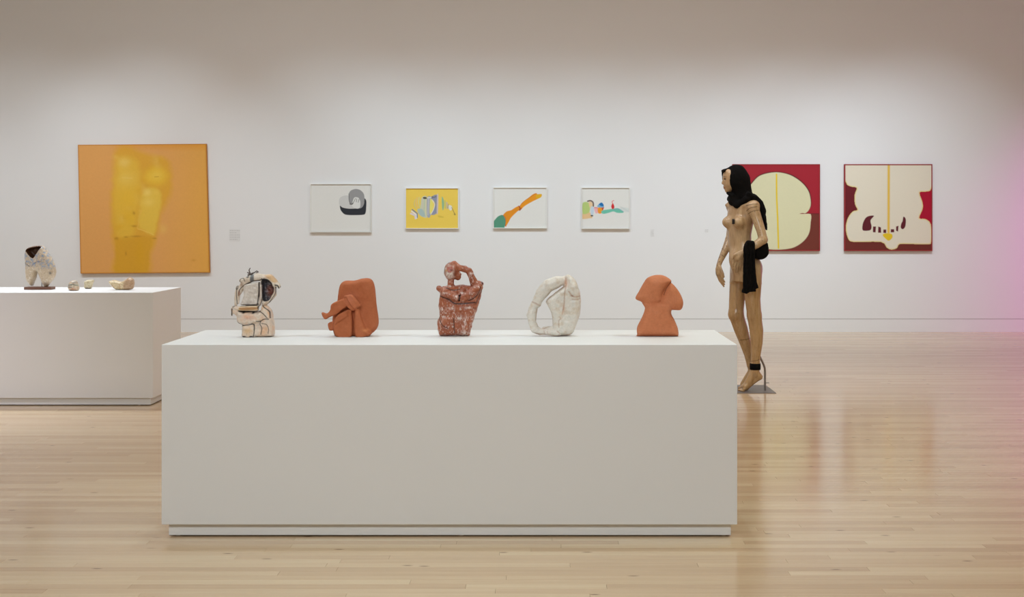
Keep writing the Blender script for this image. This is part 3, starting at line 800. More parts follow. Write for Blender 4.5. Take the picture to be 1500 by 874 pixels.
# 1 - the pale arch with black lines
q1 = cc(310, 370, 6.243)
def sc1():
    pc = Piece((338, 392, 413, 495), 494.3, 5.84, 18)
    g = pc.g; P = lambda pts: pc.P(q1, pts)
    org = ((372 - CX) * pc.k, pc.Y, PT)
    # lower block and belly
    g.pillow(P([(300, 775), (298, 665), (420, 655), (480, 615), (560, 620), (572, 700), (572, 765), (520, 778), (400, 778)]), 0, 14, 5, 1.5)
    g.pillow(P([(245, 640), (240, 560), (270, 535), (440, 540), (470, 490), (520, 500), (555, 560), (555, 620), (470, 640), (400, 665), (300, 668)]), -1, 15, 6, 3)
    g.pillow(P([(300, 700), (300, 665), (405, 660), (412, 775), (300, 775)]), -9, 6, 2, 1)
    g.chain([(*[*P([(205, 505)])[0]][:1], -6, P([(205, 505)])[0][1], 2.2), (P([(262, 520)])[0][0], -5, P([(262, 520)])[0][1], 3.5)], 1.5)
    g.chain([(P([(197, 520)])[0][0], -6, P([(197, 520)])[0][1], 1.6), (P([(195, 578)])[0][0], -6, P([(195, 578)])[0][1], 1.2)], 0.5)
    g.chain([(P([(225, 550)])[0][0], -4, P([(225, 550)])[0][1], 3.8), (P([(300, 590)])[0][0], -2, P([(300, 590)])[0][1], 5)], 2)
    g.chain([(P([(470, 625)])[0][0], -12, P([(470, 625)])[0][1], 2), (P([(540, 625)])[0][0], -11, P([(540, 625)])[0][1], 2.4)], 1)
    g.roughen(0.5, 0.25, 4)
    S = [([(300, 668), (360, 662), (400, 656), (412, 690), (408, 750), (400, 775)], 1.3), ([(470, 625), (462, 655), (478, 690), (470, 750)], 1.1),
         ([(478, 650), (520, 660), (540, 700), (535, 740)], 0.9), ([(255, 540), (330, 548), (430, 540), (480, 550), (530, 600)], 1.2), ([(540, 610), (500, 610), (470, 628), (430, 630)], 1.2),
         ([(245, 632), (270, 650), (300, 662)], 1.4), ([(300, 672), (298, 770)], 0.8), ([(205, 505), (232, 490), (262, 492)], 1.2), ([(197, 520), (195, 585)], 1.6),
         ([(480, 490), (540, 540), (552, 600)], 1.1), ([(300, 772), (420, 776), (560, 768)], 0.8)]
    def col(u, v, w):
        p = Paint(u, v, (222, 202, 182))
        n = fbm(u * .16, v * .16, w * .16, 7)
        p.mix(np.clip((n - 0.5) * 4, 0, 1) * 0.7, (222, 172, 130)); p.mix(np.clip((0.42 - n) * 5, 0, 1) * 0.6, (196, 184, 172))
        p.blob(*q1([(355, 590)])[0], 8, 4, (220, 150, 110), 0.6); p.blob(*q1([(350, 715)])[0], 7, 6, (220, 178, 126), 0.8); p.blob(*q1([(500, 715)])[0], 6, 8, (222, 166, 116), 0.7)
        for s_, wd_ in S: p.stroke(q1(s_), wd_, (34, 30, 30), 0.32, 0.95)
        for a, b in ((312, 550), (398, 552)): p.blob(*q1([(a, b)])[0], 2.2, 1.6, (34, 28, 26), 1, 4)
        for a, b in ((315, 768), (382, 768)): p.blob(*q1([(a, b)])[0], 3, 1.0, (34, 28, 26), 1, 4)
        return p.c
    t = empty('sculpture', org, 'pale clay arch sculpture with black outlines, leftmost on the long plinth', 'sculpture')
    pc.finish('clay_base', m_glaze, col, None, t, org)
    # the tan band
    pb = Piece((350, 445, 385, 459), 494.3, 5.84, 16, 0.6); P2 = lambda pts: pb.P(q1, pts)
    pb.g.pillow(P2([(262, 535), (268, 500), (300, 492), (430, 488), (440, 515), (432, 537), (350, 540)]), -8, 8, 2.5)
    def colb(u, v, w):
        p = Paint(u, v, (216, 190, 156)); p.fill(q1([(285, 505), (420, 500), (425, 522), (290, 528)]), (178, 132, 86), 0.5)
        p.stroke(q1([(265, 535), (430, 538), (440, 510), (430, 488), (270, 494)]), 0.9, (40, 34, 32), 0.35); return p.c
    pb.finish('band', m_glaze, colb, None, t, org)
    # the standing slab
    ps = Piece((350, 410, 388, 452), 494.3, 5.84, 12, 0.6); P3 = lambda pts: ps.P(q1, pts)
    ps.g.pillow(P3([(300, 320), (330, 295), (440, 278), (445, 330), (442, 400), (430, 485), (280, 485), (285, 450), (300, 400)]), -3, 7, 2.2)
    ps.g.pillow(P3([(448, 300), (468, 310), (470, 420), (450, 490), (435, 488), (445, 400)]), -3, 5, 1.5, 0.3)
    ps.g.roughen(0.35, 0.3, 8)
    def cols(u, v, w):
        p = Paint(u, v, (214, 202, 190)); n = fbm(u * .2, v * .12, w * .2, 17); p.mix(np.clip((n - .5) * 4, 0, 1) * .6, (198, 184, 170)); p.mix(np.clip((.4 - n) * 5, 0, 1) * .6, (222, 214, 204))
        p.stroke(q1([(443, 280), (444, 360), (432, 480)]), 1.2, (60, 50, 48), .4); p.stroke(q1([(470, 310), (472, 410), (460, 480)]), 0.9, (90, 70, 62), .4)
        p.stroke(q1([(280, 485), (340, 478), (430, 487)]), 0.9, (60, 50, 48), .4); p.stroke(q1([(300, 315), (300, 400)]), .8, (150, 130, 116), .4)
        p.stroke(q1([(456, 320), (454, 460)]), 1.0, (196, 168, 150), .4)
        return p.c
    ps.finish('standing_slab', m_glaze, cols, None, t, org)
    # the arch with its dark hollow
    pa = Piece((338, 392, 413, 456), 494.3, 5.84, 16, 0.65); P4 = lambda pts: pa.P(q1, pts); g = pa.g
    def pt(x, y, w, r): a = P4([(x, y)])[0]; return (a[0], w, a[1], r)
    g.chain([pt(222, 490, -1, 2.0), pt(222, 420, -1, 2.0), pt(230, 360, 0, 2.4), pt(240, 325, 0, 2.6)], 1)
    g.chain([pt(243, 470, -1, 1.6), pt(250, 400, -1, 2.0), pt(262, 350, 0, 4.2), pt(300, 290, 0, 5.0), pt(350, 252, 0, 5.0), pt(420, 232, 0, 5.6), pt(480, 240, 0, 5.2), pt(540, 250, 0, 4.2)], 2)
    g.chain([pt(275, 262, -2, 3.2), pt(340, 250, -2, 4.2)], 1.5)
    g.pillow(P4([(455, 240), (500, 210), (545, 212), (580, 250), (620, 300), (622, 332), (600, 318), (585, 320), (585, 400), (550, 445), (500, 490), (460, 500), (462, 430), (450, 330)]), 3, 11, 4, 1.5)
    g.pillow(P4([(465, 262), (510, 250), (555, 280), (572, 330), (566, 390), (540, 430), (510, 452), (478, 440), (468, 350)]), -8, 11, 3, 0.8, True)
    g.chain([pt(590, 300, -4, 2.6), pt(615, 312, -5, 2.4), pt(622, 332, -5, 1.2)], 1)
    g.roughen(0.5, 0.25, 14)
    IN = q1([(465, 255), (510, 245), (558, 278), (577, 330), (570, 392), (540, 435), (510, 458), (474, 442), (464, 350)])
    def cola(u, v, w):
        p = Paint(u, v, (216, 198, 178)); n = fbm(u * .25, v * .25, w * .25, 27)
        p.mix(np.clip((n - .48) * 5, 0, 1) * .6, (232, 222, 208)); p.fill(q1([(490, 215), (550, 212), (600, 270), (575, 280), (520, 240)]), (206, 168, 124), 0.9)
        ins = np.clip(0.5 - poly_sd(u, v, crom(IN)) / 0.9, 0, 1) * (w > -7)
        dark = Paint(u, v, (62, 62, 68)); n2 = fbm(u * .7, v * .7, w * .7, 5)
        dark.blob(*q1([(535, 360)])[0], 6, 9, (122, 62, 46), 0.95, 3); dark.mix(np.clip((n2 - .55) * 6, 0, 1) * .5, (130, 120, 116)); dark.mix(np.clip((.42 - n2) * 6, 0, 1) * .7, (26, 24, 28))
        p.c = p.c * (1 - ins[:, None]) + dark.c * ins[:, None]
        for s_, w_ in (([(235, 310), (232, 400), (240, 490)], 1.0), ([(250, 400), (262, 350), (300, 310), (380, 270), (440, 262), (470, 245)], 1.4), ([(260, 280), (272, 250), (300, 245), (310, 270)], 1.0),
                       ([(585, 320), (582, 390), (545, 445), (505, 492)], 0.8), ([(590, 305), (612, 308), (622, 330)], 1.8), ([(225, 310), (245, 312), (242, 340), (226, 338), (226, 312)], 1.0), ([(480, 500), (462, 490)], 1)):
            p.stroke(q1(s_), w_, (34, 30, 30), .32, .95)
        p.fill(q1([(362, 205), (388, 205), (392, 270), (360, 275)]), (92, 96, 100), 0.6, 0.9)
        p.blob(*q1([(335, 230)])[0], 2.5, 1.5, (40, 34, 34), .9, 4); p.blob(*q1([(280, 300)])[0], 2.5, 3, (140, 100, 76), .7); p.blob(*q1([(255, 380)])[0], 1.6, 5, (150, 96, 70), .8)
        return p.c
    pa.finish('arch', m_glaze, cola, None, t, org)
    # thin twigs of clay on top
    pw = Piece((360, 390, 382, 408), 494.3, 5.84, 7, 0.4); P5 = lambda x, y, w, r: (310 + x / 6.243, w, 494.3 - (370 + y / 6.243), r)
    g = pw.g
    g.chain([P5(375, 225, 0, 1.6), P5(350, 195, 0, 1.0), P5(342, 170, 0, .8), P5(352, 152, 0, .7)], .4)
    g.chain([P5(345, 200, 0, .9), P5(328, 190, -1, .7)], .3); g.chain([P5(370, 200, 0, 1.2), P5(395, 190, 0, .8), P5(412, 176, 0, .7), P5(426, 186, 0, .8), P5(410, 192, -1, .7)], .3)
    g.chain([P5(335, 215, 0, 1.2), P5(375, 200, 0, 1.2)], .5)
    pw.finish('twig', m_glaze, lambda u, v, w: Paint(u, v, (92, 80, 74)).c, None, t, org, relax=0)
sc1()

def strokes_groove(g, pc, fn, strokes, w0, depth):
    for s_, r in strokes:
        P = pc.P(fn, s_)
        g.chain([(a, w0, c, r) for a, c in crom(P, 3, False)], 0.5, True)

TERRA = (186, 102, 64)
# 2 - terracotta slab with a small clinging figure
q2 = cc(450, 390, 7.286)
def sc2():
    pc = Piece((472, 409, 556, 496), 495.3, 5.86, 20)
    g = pc.g; P = lambda pts: pc.P(q2, pts)
    g.pillow(P([(330, 300), (350, 220), (400, 178), (500, 176), (570, 157), (640, 150), (690, 175), (718, 250), (735, 420), (756, 580), (755, 650), (735, 695), (690, 740), (660, 760), (560, 768), (330, 770), (285, 748), (268, 600), (290, 430), (318, 390)]), 4, 12, 6, 0)
    g.pillow(P([(300, 600), (400, 540), (470, 480), (492, 500), (488, 760), (335, 772), (300, 700)]), -9, 8, 3, 1.2)
    g.pillow(P([(520, 480), (565, 465), (590, 560), (640, 690), (695, 720), (672, 757), (530, 766)]), -9, 8, 3, 1.2)
    g.pillow(P([(415, 365), (440, 440), (380, 490), (330, 530), (262, 555), (215, 580), (190, 560), (172, 520), (182, 505), (228, 516), (262, 480), (272, 428), (320, 395)]), -13, 5.5, 1.8, 0.5)
    g.pillow(P([(415, 340), (440, 325), (498, 318), (540, 365), (588, 435), (560, 455), (510, 490), (478, 480), (430, 420)]), -16, 6, 1.8, 0.5)
    g.pillow(P([(310, 590), (340, 540), (440, 480), (480, 490), (470, 540), (360, 610), (320, 640)]), -15, 5, 3, 0.8)
    g.pillow(P([(228, 630), (290, 615), (300, 690), (245, 702)]), -4, 5, 2, 0.8)
    for a in ([(425, 370), (455, 430), (500, 480)], [(490, 500), (508, 600), (512, 765)], [(300, 560), (330, 530), (375, 490)]):
        g.chain([(x, -22, z, 4.2 if a[0][0] != 490 else 6.5) for x, z in P(a)], 0.8, True)
    g.roughen(0.35, 0.12, 3)
    def col(u, v, w):
        p = Paint(u, v, (178, 100, 62)); n = fbm(u * .1, v * .1, w * .1, 33)
        p.mix(np.clip((n - .5) * 3, 0, 1) * .4, (196, 114, 76)); p.mix(np.clip((.45 - n) * 4, 0, 1) * .35, (160, 82, 46))
        p.blob(*q2([(640, 695)])[0], 5, 2, (212, 136, 86), .7); p.blob(*q2([(480, 360)])[0], 7, 8, (206, 124, 92), .6)
        return p.c
    pc.finish('sculpture', m_clay, col, 'terracotta slab sculpture with small folded figure, second from left on the long plinth')
sc2()

# 3 - red-brown seated bust, arm to the head
q3 = cc(610, 370, 6.243)
def sc3():
    pc = Piece((638, 383, 711, 496), 494.6, 5.86, 18)
    g = pc.g; P = lambda pts: pc.P(q3, pts)
    def pt(x, y, w, r): a = P([(x, y)])[0]; return (a[0], w, a[1], r)
    g.pillow(P([(200, 345), (240, 325), (330, 318), (420, 310), (500, 315), (580, 290), (608, 290), (600, 350), (570, 490), (525, 620), (492, 740), (472, 775), (350, 772), (225, 774), (200, 740), (190, 650), (212, 590), (203, 500), (215, 400)]), 2, 13, 9, 0)
    g.chain([pt(315, 320, 0, 5), pt(315, 260, 0, 4.2)], 2)
    g.ell(pt(312, 185, -1, 0)[:3], (9.4, 10, 13), 1.5)
    g.ell(pt(340, 160, 1, 0)[:3], (8.5, 9, 10), 1.2)
    g.chain([pt(385, 245, 0, 3.5), pt(350, 225, 0, 5)], 1.5)
    g.chain([pt(300, 190, -9, 1.6), pt(303, 150, -9, 1.2)], 1.0)                       # nose
    g.chain([pt(290, 220, -8, 1.5), pt(320, 222, -8, 1.5)], .8)                        # lips
    g.chain([pt(345, 115, 0, 4), pt(385, 150, -1, 5), pt(440, 165, -1, 4.8), pt(480, 180, -1, 4.6), pt(505, 240, -1, 5.0), pt(530, 300, -1, 6), pt(575, 310, 0, 5.5)], 1.5)
    g.chain([pt(372, 180, 0, 3.0), pt(392, 215, 0, 3.2), pt(378, 245, 0, 3)], 1)
    g.chain([pt(210, 340, -6, 4.0), pt(290, 390, -11, 5.4), pt(385, 430, -12, 4.6)], 1.5)
    g.chain([pt(575, 330, -5, 5.5), pt(500, 390, -11, 7.5), pt(420, 425, -12, 5.5)], 1.5)
    g.chain([pt(440, 345, -10, 3), pt(400, 400, -12, 2.4)], 1)
    for a, r in (([(215, 408), (290, 440), (370, 478), (540, 466)], 1.1), ([(402, 410), (398, 450)], 1.6), ([(345, 610), (350, 740)], 1.1), ([(210, 600), (240, 680), (300, 710)], .9), ([(570, 380), (545, 430), (480, 450)], .9), ([(215, 600), (330, 600)], 0.8)):
        P_ = P(a); g.chain([(x, -13 if r > 1.5 else -11.5, z, r * 1.5) for x, z in P_], .8, True)
    g.roughen(0.9, 0.22, 13)
    def col(u, v, w):
        p = Paint(u, v, (158, 86, 56)); n = fbm(u * .75, v * .4, w * .5, 43); n2 = fbm(u * .12, v * .12, w * .12, 44)
        p.mix(np.clip((n2 - .5) * 4, 0, 1) * .5, (190, 116, 82)); p.mix(np.clip((.42 - n2) * 5, 0, 1) * .5, (128, 62, 38))
        lowr = np.clip((v - 445) / 20, 0, 1)
        p.mix(np.clip((n - .66 + lowr * .06) * 14, 0, 1) * .6, (220, 200, 188)); p.mix(np.clip((.38 - n) * 12, 0, 1) * .5, (112, 54, 34))
        fc = (w < -2)
        p.mix(np.exp(-(((u - q3([(305, 0)])[0][0]) / 6.5) ** 4 + ((v - q3([(0, 195)])[0][1]) / 10) ** 4)) * fc * (0.45 + (n > .45) * .5), (226, 212, 200))
        p.fill(q3([(280, 150), (330, 140), (335, 180), (300, 195)]), (170, 80, 60), .6, .8)
        for x, y, rx, ry in ((235, 530, 5, 4), (320, 520, 5, 1.6), (490, 515, 6, 2), (400, 610, 4, 4), (225, 640, 2, 3), (440, 740, 5, 5), (500, 220, 3, 5), (375, 410, 3, 3), (260, 380, 5, 1.5), (570, 325, 6, 1.5), (450, 640, 2, 6), (430, 380, 4, 1.5), (310, 320, 4, 1.4), (250, 600, 3, 2), (540, 600, 2, 6)):
            p.blob(*q3([(x, y)])[0], rx, ry, (224, 206, 196), .85 * np.clip((n - .38) * 7, 0, 1), 2)
        for a, w_ in (([(215, 408), (300, 440), (370, 478), (540, 466)], 1.5), ([(402, 405), (396, 450)], 2.2), ([(345, 610), (352, 740)], 1.0), ([(210, 600), (240, 670), (290, 700)], .9), ([(590, 330), (560, 400), (480, 450)], .9), ([(275, 335), (340, 355), (400, 345)], 1.0), ([(255, 200), (262, 130), (300, 105)], 1.2), ([(590, 262), (606, 300)], 1.4), ([(545, 480), (570, 420), (600, 350)], .8)):
            p.stroke(q3(a), w_ * 1.2, (50, 24, 20), .4, .95)
        p.blob(*q3([(278, 178)])[0], 1.2, 1, (200, 150, 60), .9); p.blob(*q3([(325, 172)])[0], 1.5, 1, (70, 30, 24), .9)
        return p.c
    pc.finish('sculpture', m_glaze, col, 'red-brown and white clay bust raising one arm to its head, centre of the long plinth')
sc3()

# 4 - white folded figure with an opening
q4 = cc(750, 390, 7.286)
def sc4():
    pc = Piece((768, 404, 853, 497), 495.5, 5.87, 18)
    g = pc.g; P = lambda pts: pc.P(q4, pts)
    def pt(x, y, w, r): a = P([(x, y)])[0]; return (a[0], w, a[1], r)
    g.pillow(P([(555, 230), (590, 150), (625, 128), (670, 165), (712, 250), (735, 380), (728, 520), (690, 640), (640, 745), (520, 768), (440, 745), (432, 640), (425, 540), (378, 440), (366, 390), (450, 315)]), 1, 13, 8, 0)
    g.chain([pt(560, 175, 0, 6), pt(480, 195, 0, 8.5), pt(390, 230, 0, 9.6), pt(320, 310, 0, 9), pt(275, 385, 0, 7.2)], 2)
    g.chain([pt(265, 415, 0, 7.4), pt(235, 440, 0, 5.8)], .5)
    g.chain([pt(225, 480, 0, 6.6), pt(210, 540, 0, 7.4), pt(215, 620, 0, 5.6), pt(245, 695, 0, 6.2), pt(300, 725, -1, 4.8)], 1.5)
    g.chain([pt(300, 722, -3, 4.2), pt(380, 722, -6, 4.4), pt(450, 728, -8, 5), pt(500, 735, -8, 4)], 1.2)
    g.chain([pt(340, 690, 0, 2.5), pt(430, 690, -2, 4)], 1.5)
    g.chain([pt(600, 150, -2, 5), pt(650, 250, -8, 6), pt(640, 320, -10, 4)], 1.5)
    for a, w0, r in (([(570, 190), (560, 300), (555, 420), (535, 530)], -14, 2.2), ([(600, 280), (640, 340), (725, 350)], -14, 2.4), ([(365, 385), (450, 310), (560, 235)], -9, 2.0), ([(510, 560), (500, 680)], -13, 1.6), ([(700, 370), (730, 372)], -6, 2)):
        g.chain([(x, w0, z, r) for x, z in crom(P(a), 3, False)], 1, True)
    g.roughen(0.7, 0.17, 23)
    def col(u, v, w):
        p = Paint(u, v, (222, 213, 200)); n = fbm(u * .18, v * .18, w * .18, 53)
        p.mix(np.clip((n - .52) * 5, 0, 1) * .6, (208, 188, 164)); p.mix(np.clip((.44 - n) * 5, 0, 1) * .5, (212, 208, 196))
        B = (174, 132, 104)
        for a, w_, al in (([(572, 150), (575, 230), (562, 300), (555, 420), (535, 530)], 1.3, .75), ([(365, 385), (450, 312), (555, 240)], 1.8, .7), ([(605, 290), (650, 345), (725, 340)], 1.8, .7), ([(205, 400), (255, 420), (310, 450)], 2.2, .55),
                          ([(262, 480), (255, 600)], 1.1, .6), ([(640, 372), (725, 375)], 1.2, .7), ([(510, 560), (520, 580), (500, 600), (500, 670)], .9, .7), ([(340, 690), (410, 660)], 1, .7), ([(220, 740), (330, 748), (460, 765), (630, 748)], 1.6, .7), ([(340, 710), (350, 745)], 1.2, .5), ([(480, 710), (510, 735), (495, 755)], 1.2, .6), ([(375, 715), (385, 745)], .9, .5)):
            p.stroke(q4(a), w_, B, .7, al)
        p.blob(*q4([(575, 200)])[0], 2.4, 6, (222, 170, 140), .7); p.blob(*q4([(640, 335)])[0], 3, 1.5, (130, 84, 60), .6); p.blob(*q4([(550, 470)])[0], 1.5, 6, (190, 140, 110), .6)
        return p.c
    pc.finish('sculpture', m_glaze, col, 'white glazed folded figure sculpture with an oval opening, second from right on the long plinth')
sc4()

# 5 - smooth terracotta hooded form
q5 = cc(900, 390, 7.286)
def sc5():
    pc = Piece((928, 403, 1003, 496), 495.0, 5.86, 21)
    g = pc.g; P = lambda pts: pc.P(q5, pts)
    g.pillow(P([(325, 470), (320, 400), (600, 400), (606, 520), (640, 590), (675, 680), (681, 755), (640, 765), (260, 764), (243, 745), (245, 665), (300, 550)]), 0, 14, 9, 0)
    g.pillow(P([(225, 362), (265, 280), (310, 200), (350, 145), (420, 117), (500, 112), (565, 138), (608, 182), (560, 240), (520, 310), (500, 400), (420, 430), (330, 425), (280, 395)]), -1, 16, 14, 2.5)
    g.pillow(P([(590, 195), (640, 225), (690, 290), (728, 370), (735, 425), (710, 482), (650, 488), (560, 480), (470, 430), (480, 330), (530, 250)]), 1, 14, 12, 1.2)
    g.chain([(x, -14, z, 3.2) for x, z in crom(P([(612, 178), (565, 232), (530, 290), (505, 350)]), 3, False)], 1.0, True)
    g.roughen(0.25, 0.1, 33)
    def col(u, v, w):
        p = Paint(u, v, (200, 122, 82)); n = fbm(u * .1, v * .1, w * .1, 63)
        p.mix(np.clip((n - .5) * 3, 0, 1) * .35, (212, 138, 102)); p.mix(np.clip((.45 - n) * 4, 0, 1) * .3, (176, 98, 58))
        p.stroke(q5([(606, 178), (568, 225), (545, 262), (520, 320)]), 1.0, (104, 52, 30), .4, .85)
        p.stroke(q5([(245, 735), (680, 745)]), .5, (176, 92, 60), .4, .6, False)
        return p.c
    pc.finish('sculpture', m_clay, col, 'smooth orange terracotta sculpture like a hooded bust, rightmost on the long plinth')
sc5()

# 6 - painted torso fragment on a small wooden base, left plinth
q6 = cc(0, 340, 6.818)
m_wood = plain('dark_wood', (120, 84, 66), 0.5, 0.4, 0.12, 30)
m_steel = plain('brushed_steel', (150, 146, 142), 0.35, 0.5, 0.05, 60, metallic=0.8)
def sc6():
    Yc = 9.72; pc = Piece((34, 357, 84, 426), 424.0, Yc, 15, 0.5)
    g = pc.g; P = lambda pts: pc.P(q6, pts)
    g.pillow(P([(258, 300), (256, 215), (275, 165), (330, 142), (430, 138), (478, 200), (520, 270), (553, 370), (550, 430), (510, 500), (465, 548), (440, 530), (412, 470), (385, 405), (374, 392), (362, 440), (340, 505), (322, 536), (290, 510), (268, 470), (262, 390)]), 0, 9, 5, 0)
    g.pillow(P([(280, 180), (335, 155), (425, 148), (395, 205), (350, 262), (305, 225)]), -5, 9, 3, 0.6, True)
    g.roughen(0.3, 0.35, 3)
    def col(u, v, w):
        p = Paint(u, v, (196, 176, 148)); n = fbm(u * .4, v * .4, w * .4, 73); n2 = fbm(u * 1.5, v * 1.5, w * 1.5, 74)
        up = np.clip((396 - v) / 8, 0, 1)
        p.mix(np.clip((n - .5) * 6, 0, 1) * up * .8, (132, 156, 182)); p.mix(np.clip((n2 - .6) * 8, 0, 1) * up * .7, (70, 84, 100)); p.mix(np.clip((.4 - n) * 6, 0, 1) * .6, (226, 216, 196))
        p.mix(np.clip((n2 - .62) * 9, 0, 1) * (1 - up) * .6, (110, 84, 62)); p.blob(*q6([(470, 520)])[0], 3.5, 4, (110, 92, 80), .8); p.blob(*q6([(525, 408)])[0], 2, 2, (50, 44, 44), .8)
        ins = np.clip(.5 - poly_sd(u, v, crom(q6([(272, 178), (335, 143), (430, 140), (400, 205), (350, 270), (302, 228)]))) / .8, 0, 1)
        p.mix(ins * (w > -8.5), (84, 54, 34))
        p.stroke(q6([(340, 340), (380, 300), (430, 290)]), 1, (70, 90, 130), .5, .7); p.stroke(q6([(265, 300), (320, 340)]), 1, (60, 76, 96), .5, .8)
        return p.c
    org = ((58 - CX) * pc.k, Yc, PT)
    t = empty('sculpture', org, 'blue and cream painted clay torso fragment on a small brown base, left plinth', 'sculpture')
    pc.finish('torso_fragment', m_glaze, col, None, t, org)
    k = pc.k
    box('wooden_base', (38.5 - CX) * k, (78 - CX) * k, Yc - 0.045, Yc + 0.045, PT, PT + 3.9 * k, m_wood, t, 0.002, 2, org)
    box('rod', (60.8 - CX) * k, (61.9 - CX) * k, Yc - 0.003, Yc + 0.003, PT + 3.8 * k, PT + 22 * k, m_steel, t, 0, 1, org)
sc6()

def shard(pts, vb, Yc, T, cols, label, seed, extra=None, dark=None):
    xs = [p[0] for p in q6(pts)]; ys = [p[1] for p in q6(pts)]
    pc = Piece((min(xs) - 1, min(ys) - 1, max(xs) + 1, vb + 1), vb, Yc, T + 2, 0.35)
    pc.g.pillow(pc.P(q6, pts), 0, T, T * 0.55)
    if extra: extra(pc)
    pc.g.roughen(0.35, 0.4, seed)
    def col(u, v, w):
        p = Paint(u, v, cols[0]); n = fbm(u * .45, v * .45, w * .45, seed); n2 = fbm(u * 1.2, v * 1.2, w * 1.2, seed + 9)
        p.mix(np.clip((n - .5) * 6, 0, 1) * .8, cols[1]); p.mix(np.clip((n2 - .6) * 9, 0, 1) * .7, cols[2])
        if dark: dark(p)
        return p.c
    return pc.finish('fragment', m_glaze, col, label, relax=1)
def dk_a(p):
    for a in ([(690, 530), (740, 520), (780, 528)], [(690, 545), (735, 548)]): p.stroke(q6(a), 1.0, (54, 92, 92), .4, .9)
    p.blob(*q6([(745, 565)])[0], 5, 2, (206, 150, 120), .8)
    p.blob(*q6([(760, 500)])[0], 3, 2, (120, 110, 104), .7)
shard([(690, 575), (685, 530), (705, 495), (735, 480), (765, 490), (783, 530), (784, 578), (740, 584)], 425.5, 9.56, 7, ((206, 192, 166), (196, 158, 128), (110, 128, 118)), 'rounded clay fragment with green stripes, left of the two smallest on the left plinth', 81, None, dk_a)
shard([(852, 560), (845, 520), (850, 488), (890, 475), (935, 478), (925, 520), (908, 560)], 422.6, 9.82, 5.5, ((206, 192, 158), (188, 166, 130), (120, 104, 80)), 'small pale clay fragment standing below the golden canvas corner, flared at top', 91, None,
      lambda p: p.blob(*q6([(880, 556)])[0], 3, 1.2, (110, 96, 90), .8))
def ex_c(pc):
    a = pc.P(q6, [(1300, 505)])[0]; pc.g.ell((a[0], 0, a[1] - 0.3), (6, 7, 8.2), 1.5)
    a = pc.P(q6, [(1302, 475)])[0]; pc.g.ell((a[0], 0, a[1]), (1.2, 1.4, 2), .6)
shard([(1095, 490), (1150, 480), (1210, 495), (1270, 470), (1325, 470), (1338, 510), (1330, 560), (1290, 574), (1180, 576), (1140, 560), (1100, 515)], 424.6, 9.66, 7, ((220, 200, 160), (198, 166, 122), (136, 104, 78)), 'wide horizontal speckled clay fragment with rounded right end, rightmost on the left plinth', 101, ex_c,
      lambda p: p.mix(np.clip((p.x - 182.5) / 1.5, 0, 1) * .6, (168, 124, 96)))

